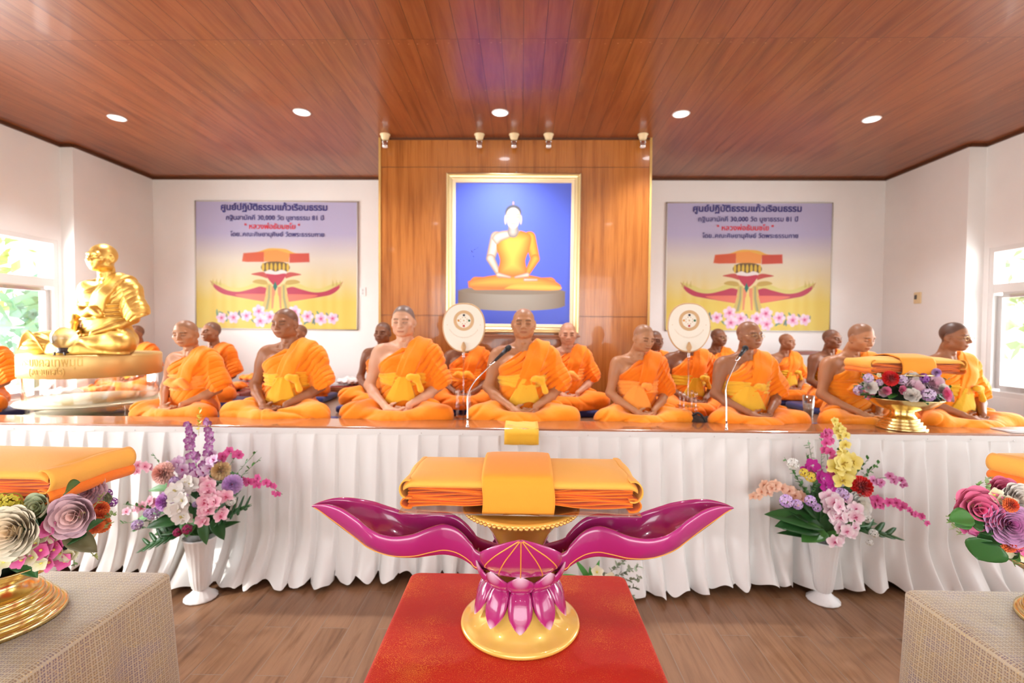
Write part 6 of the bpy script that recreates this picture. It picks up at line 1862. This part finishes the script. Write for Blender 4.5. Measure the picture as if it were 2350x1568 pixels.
# small arrangement on the floor behind the red table
b = PZ(1345, 1345, 0)
t = thing('flower_basket', 'low green arrangement with cream blooms and fern half hidden behind the red table', 'flowers', (b.x, 3.05, 0))
MB().lathe([(.06, 0), (.07, .01), (.085, .14), (.088, .15), (.08, .15)], 32).build('pot', mat('green pot', (.05, .15, .05), .5), t)
for i in range(9):
    a = i * .8; leaf_obj(t, (0, 0, .14), (.15 * math.cos(a) * .7 - .08, .08 * math.sin(a) - .05, .20 + .05 * (i % 3)), .02, (.08, .34, .06), .3)
for i, a in enumerate((0.0, .35, .7, -.3, -.6)):
    sprig(t, (.02, 0, .15), (.30 * math.cos(a), -.05, .18 + .22 * math.sin(a) + .04), (.30, .36, .24), 34, .03, 'fern_frond', 60 + i)
for i, (x, z) in enumerate(((.02, .26), (.10, .22), (-.03, .20), (.06, .16))):
    face(fmesh(('blossom_cream', 'c'), blossom((.80, .78, .5), (.86, .84, .70))), 'cream_bloom', t, (x, -.06, z), .045, (0, -1, .5), i)

# ------------------------------------------------------------------ gold footed bowls with flowers and robe bundles
brass = mat('polished brass gold', (.86, .70, .32), .20, 1.)
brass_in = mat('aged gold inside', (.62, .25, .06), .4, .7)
def bowl(label, c, R, H, Rf, hfoot):
    t = thing('footed_bowl', label, 'bowl', tuple(c), 0, 'gold footed bowls')
    k = Rf
    foot = []
    z = 0
    for i in range(4):
        r = k * (1 - .105 * i)
        foot += [(r, z), (r + .004, z + .006), (r + .002, z + hfoot * .14), (r - k * .05, z + hfoot * .155)]
        z += hfoot * .165
    foot += [(k * .60, z + .002), (k * .50, hfoot * .82), (k * .47, hfoot * .93), (k * .50, hfoot), (k * .3, hfoot)]
    MB().lathe(foot, 72).build('stepped_foot', brass, t)
    b0 = hfoot
    MB().lathe([(k * .3, b0 - .004), (k * .52, b0), (R * .72, b0 + (H - b0) * .35), (R * .90, b0 + (H - b0) * .72), (R, H - .004), (R + .004, H), (R - .002, H + .003), (R - .012, H - .006)], 96, cap=False).build('bowl', brass, t)
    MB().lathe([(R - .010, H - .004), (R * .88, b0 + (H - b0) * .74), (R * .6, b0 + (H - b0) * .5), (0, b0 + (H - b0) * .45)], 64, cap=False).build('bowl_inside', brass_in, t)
    return t
def fill(t, R, H, items, seed=0, greens=26, gcols=(0, 1, 2), up=.10):
    """dark foliage mound in the bowl plus leaves; blooms given by angle, radius, height"""
    q = random.Random(seed)
    MB().lathe([(0, H - .02), (R * .85, H - .015), (R * .82, H + up * .5), (R * .55, H + up), (0, H + up)], 24).build('floral_foam', mat('dark floral foam', (.012, .025, .010), .9), t)
    for k in range(greens):
        a = 2 * PI * k / greens + q.uniform(-.1, .1); r0 = R * .75; r1 = R * q.uniform(1.02, 1.28); z = H + q.uniform(-.01, up)
        leaf_obj(t, (r0 * math.cos(a), r0 * math.sin(a), H + q.uniform(.0, up * .8)), (r1 * math.cos(a + .1), r1 * math.sin(a + .1), z + q.uniform(-.05, .05)), q.uniform(.025, .045) * R / .28, GRN[q.choice(gcols)], .25)
def around(t, me, name, R, a, z, r, tilt=.35, lab=None, spin=0.):
    face(me, name, t, Vector((R * math.cos(a), R * math.sin(a), z)), r, (math.cos(a), math.sin(a), tilt), spin, lab)
def ring_fill(t, R, H, up, seed, kinds, n, rs):
    q = random.Random(seed)
    for k in range(n):
        a = 2 * PI * k / n + q.uniform(-.08, .08); nm, me = kinds[k % len(kinds)]
        around(t, me, nm, R * q.uniform(.93, 1.08), a, H + q.uniform(.02, up), q.uniform(*rs) * (1 if nm != 'blossom' else .5), q.uniform(.1, .6), spin=q.uniform(0, 6))
rose_cr = fmesh(('rose', 'cream'), rose((.86, .66, .42), (.92, .86, .70), 7))
rose_pk = fmesh(('rose', 'hotpink'), rose((.82, .10, .28), (.92, .26, .44), 5, .85))
peony_p = fmesh(('peony', 'pale'), rose((.86, .55, .50), (.84, .58, .66), 5, .62))
peony_l = fmesh(('peony', 'lilac'), rose((.45, .10, .32), (.72, .42, .68), 8))
bud_g = fmesh(('bud', 'green'), rose((.60, .68, .40), (.66, .74, .50), 4, .40))
peony_w = fmesh(('peony', 'white'), rose((.80, .70, .62), (.86, .82, .76), 6))
blp = fmesh(('blossom', 'hp'), blossom((.80, .08, .35), (.86, .25, .50)))
blc = fmesh(('blossom', 'cr'), blossom((.75, .72, .35), (.86, .82, .66)))
blr = fmesh(('carnation', 'orange'), carnation((.75, .06, .02), (.88, .22, .06)))
clp = fmesh(('flower_cluster', 'pu'), cluster((.28, .05, .40), (.42, .14, .55)))
cly = fmesh(('flower_cluster', 'ye'), cluster((.45, .38, .02), (.62, .52, .05)))
clv = fmesh(('flower_cluster', 'vi'), cluster((.55, .35, .65), (.75, .60, .80)))
# left bowl
LB = (-1.775, 1.60, TZ)
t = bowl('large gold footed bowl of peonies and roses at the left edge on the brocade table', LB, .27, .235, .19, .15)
fill(t, .27, .235, None, 1, 22, up=.16)
def at(px, py, Y): return P(px, py, Y) - Vector(t.location)
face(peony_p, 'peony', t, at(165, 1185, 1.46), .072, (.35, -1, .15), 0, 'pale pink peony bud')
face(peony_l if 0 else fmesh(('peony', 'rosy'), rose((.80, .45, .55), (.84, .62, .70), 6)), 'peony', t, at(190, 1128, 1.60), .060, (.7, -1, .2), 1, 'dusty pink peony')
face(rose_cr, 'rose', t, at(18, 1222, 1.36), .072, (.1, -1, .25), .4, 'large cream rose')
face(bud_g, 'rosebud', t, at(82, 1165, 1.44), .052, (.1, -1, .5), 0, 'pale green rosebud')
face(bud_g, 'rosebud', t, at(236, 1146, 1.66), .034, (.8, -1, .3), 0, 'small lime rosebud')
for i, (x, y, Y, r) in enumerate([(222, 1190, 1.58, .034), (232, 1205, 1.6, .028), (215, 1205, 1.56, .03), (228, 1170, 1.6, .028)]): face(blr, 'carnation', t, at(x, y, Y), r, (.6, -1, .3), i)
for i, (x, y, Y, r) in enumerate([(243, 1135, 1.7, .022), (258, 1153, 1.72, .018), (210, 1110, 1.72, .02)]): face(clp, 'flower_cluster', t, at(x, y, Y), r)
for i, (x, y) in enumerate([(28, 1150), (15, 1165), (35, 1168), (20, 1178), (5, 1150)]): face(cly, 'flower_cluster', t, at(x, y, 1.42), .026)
q_ = random.Random(11)
for i, (x, y, c) in enumerate([(60, 1265, 1), (75, 1280, 1), (52, 1285, 0), (95, 1262, 0), (108, 1275, 1), (85, 1248, 1), (125, 1262, 0), (140, 1270, 1), (118, 1245, 0), (135, 1250, 0), (150, 1288, 0), (30, 1275, 1), (10, 1290, 1), (95, 1292, 1), (115, 1290, 0), (160, 1275, 1), (165, 1272, 1), (105, 1232, 1), (125, 1228, 1), (112, 1215, 0)]):
    face((blp, blc)[c], 'blossom', t, at(x, y, 1.40 + (x - 60) * .0008), .026 if c else .030, (q_.uniform(-.2, .6), -1, q_.uniform(0, .6)), q_.uniform(0, 6))
for (x0, y0, x1, y1, w, c) in [(70, 1195, 105, 1235, .05, 0), (85, 1190, 75, 1240, .05, 0), (150, 1225, 222, 1262, .032, 1), (160, 1240, 195, 1225, .03, 0), (200, 1215, 232, 1192, .02, 0), (150, 1130, 178, 1105, .03, 0)]:
    leaf_obj(t, at(x0, y0, 1.46), at(x1, y1, 1.46), w, GRN[c] if c != 1 else (.12, .11, .05), .15)
for i, (x1, y1) in enumerate([(268, 1175), (262, 1198), (255, 1185), (225, 1285), (170, 1300), (240, 1130), (180, 1120), (248, 1210)]):
    sprig(t, at(170, 1230, 1.52), at(x1, y1, 1.6), (.42, .48, .18) if i % 2 else (.25, .38, .14), 12, .016, 'trailing_sprig', 80 + i)
ring_fill(t, .29, .235, .14, 5, [('rose', rose_cr), ('blossom', blp), ('peony', peony_p), ('flower_cluster', clv), ('rose', rose_pk), ('blossom', blc)], 14, (.05, .07))
bundle('folded yellow and orange robes above the gold bowl at the left edge', (-1.80, 1.62, TZ + .455), -.02, .74, .32, .10, band=False)
# right bowl
RBx = 1.93
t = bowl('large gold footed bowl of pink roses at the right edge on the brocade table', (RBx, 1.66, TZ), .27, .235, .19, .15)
fill(t, .27, .235, None, 2, 22, up=.16)
face(rose_pk, 'rose', t, at(2252, 1170, 1.50), .066, (-.5, -1, .3), 0, 'hot pink rose')
face(peony_l, 'peony', t, at(2322, 1205, 1.46), .058, (-.3, -1, .35), 1, 'mauve peony')
face(rose_pk, 'rose', t, at(2305, 1130, 1.60), .05, (-.2, -1, .4), 2, 'small hot pink rose')
face(peony_w, 'peony', t, at(2345, 1148, 1.54), .05, (0, -1, .4), 3, 'white peony')
for i, (x, y, c) in enumerate([(2212, 1190, 1), (2208, 1205, 0), (2225, 1165, 0), (2232, 1150, 1), (2240, 1215, 0), (2255, 1230, 1), (2310, 1262, 1), (2300, 1255, 1), (2330, 1250, 0), (2345, 1235, 1), (2322, 1240, 0), (2300, 1150, 1), (2315, 1155, 1), (2280, 1135, 1), (2222, 1212, 0), (2345, 1275, 1), (2340, 1262, 0)]):
    face((blp, blc)[c], 'blossom', t, at(x, y, 1.52 - (x - 2250) * .0006), .025 if c else .028, (q_.uniform(-.6, .2), -1, q_.uniform(0, .6)), q_.uniform(0, 6))
for i, (x, y) in enumerate([(2318, 1252), (2335, 1245), (2322, 1160)]): face(blr, 'carnation', t, at(x, y, 1.46), .022, (0, -1, .3), i)
for (x0, y0, x1, y1, w, c) in [(2258, 1210, 2222, 1190, .045, 1), (2275, 1240, 2245, 1288, .05, 1), (2280, 1215, 2240, 1215, .03, 0), (2300, 1235, 2240, 1238, .03, 0), (2320, 1250, 2295, 1278, .03, 0), (2235, 1190, 2178, 1190, .035, 2), (2230, 1195, 2190, 1205, .03, 2)]:
    leaf_obj(t, at(x0, y0, 1.48), at(x1, y1, 1.50), w, GRN[c], .12)
for i, (x1, y1) in enumerate([(2170, 1185), (2178, 1215), (2190, 1145), (2205, 1150), (2240, 1110), (2262, 1095), (2172, 1200), (2195, 1228), (2330, 1300)]):
    sprig(t, at(2275, 1190, 1.55), at(x1, y1, 1.62), (.45, .60, .30) if i % 2 else (.22, .42, .12), 18, .018, 'trailing_sprig', 100 + i)
ring_fill(t, .29, .235, .14, 9, [('rose', rose_pk), ('blossom', blp), ('peony', peony_l), ('flower_cluster', clv), ('rose', rose_cr), ('blossom', blc)], 14, (.05, .07))
bundle('folded yellow and orange robes above the gold bowl at the right edge', (2.115, 1.69, TZ + .455), .03, .74, .34, .10, band=False)
# tray of flowers on the rail
cB = P(2071, 985, 3.52)
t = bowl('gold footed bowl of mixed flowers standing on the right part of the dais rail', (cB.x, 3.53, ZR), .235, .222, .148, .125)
fill(t, .235, .222, None, 3, 24, up=.12)
for i, (x, y, me, nm, r, lab) in enumerate([(2046, 868, fmesh(('carnation', 'red'), None), 'carnation', .055, 'red carnation'), (2094, 867, peony_w, 'peony', .052, 'cream peony'), (2100, 892, fmesh(('peony', 'rosy'), None), 'peony', .066, 'pink peony'), (2145, 880, fmesh(('peony', 'rosy'), None), 'peony', .070, 'large pink peony'),
                                            (2000, 888, peony_w, 'rose', .045, 'white rose'), (2036, 897, rose_pk, 'rose', .030, 'small pink rose'), (2074, 896, rose_pk, 'rose', .032, 'small magenta rose'), (2120, 868, clp, 'flower_cluster', .036, None), (2070, 872, clv, 'flower_cluster', .036, None), (2150, 855, fmesh(('carnation', 'lilac'), None), 'carnation', .032, None),
                                            (1993, 868, clv, 'flower_cluster', .034, None), (2018, 878, clv, 'flower_cluster', .026, None), (2168, 893, peony_w, 'peony', .035, None), (2015, 862, blc, 'blossom', .02, None)]):
    face(me, nm, t, at(x, y, 3.33 + (.03 if i % 2 else 0)), r, (0, -1, .3), i, lab)
for i, (x1, y1) in enumerate([(1968, 880), (1970, 905), (1975, 860), (2180, 870), (2185, 890), (2182, 905), (2150, 845), (2040, 850), (1978, 915), (2000, 855)]):
    sprig(t, at(2075, 900, 3.5), at(x1, y1, 3.42), GRN[3] if i % 2 else GRN[2], 18, .024, 'leafy_sprig', 130 + i)
ring_fill(t, .25, .222, .10, 12, [('peony', peony_w), ('flower_cluster', clv), ('rose', rose_pk), ('peony', peony_p)], 12, (.04, .055))
o = bundle('folded robes in yellow and orange sections above the flower bowl on the rail', (cB.x - .005, 3.53, ZR + .40), 0, .62, .28, .095, band=True)
MB().lathe([(.10, -.055), (.12, -.04), (.19, -.012), (.195, -.004), (0, -.004)], 40).build('gilt_dish', brass, o)
for (x, y, z) in ((-1.80, 1.62, TZ + .455), (2.115, 1.69, TZ + .455)):
    t = thing('robe_tray', 'gilt tray under the folded robes at the ' + ('left' if x < 0 else 'right') + ' edge of the frame', 'tray', (x + (.03 if x < 0 else -.15), y, z - .012))
    MB().lathe([(.11, -.20), (.10, -.10), (.13, -.04), (.20, -.012), (.205, 0), (0, 0)], 48).build('pedestal_dish', brass, t)
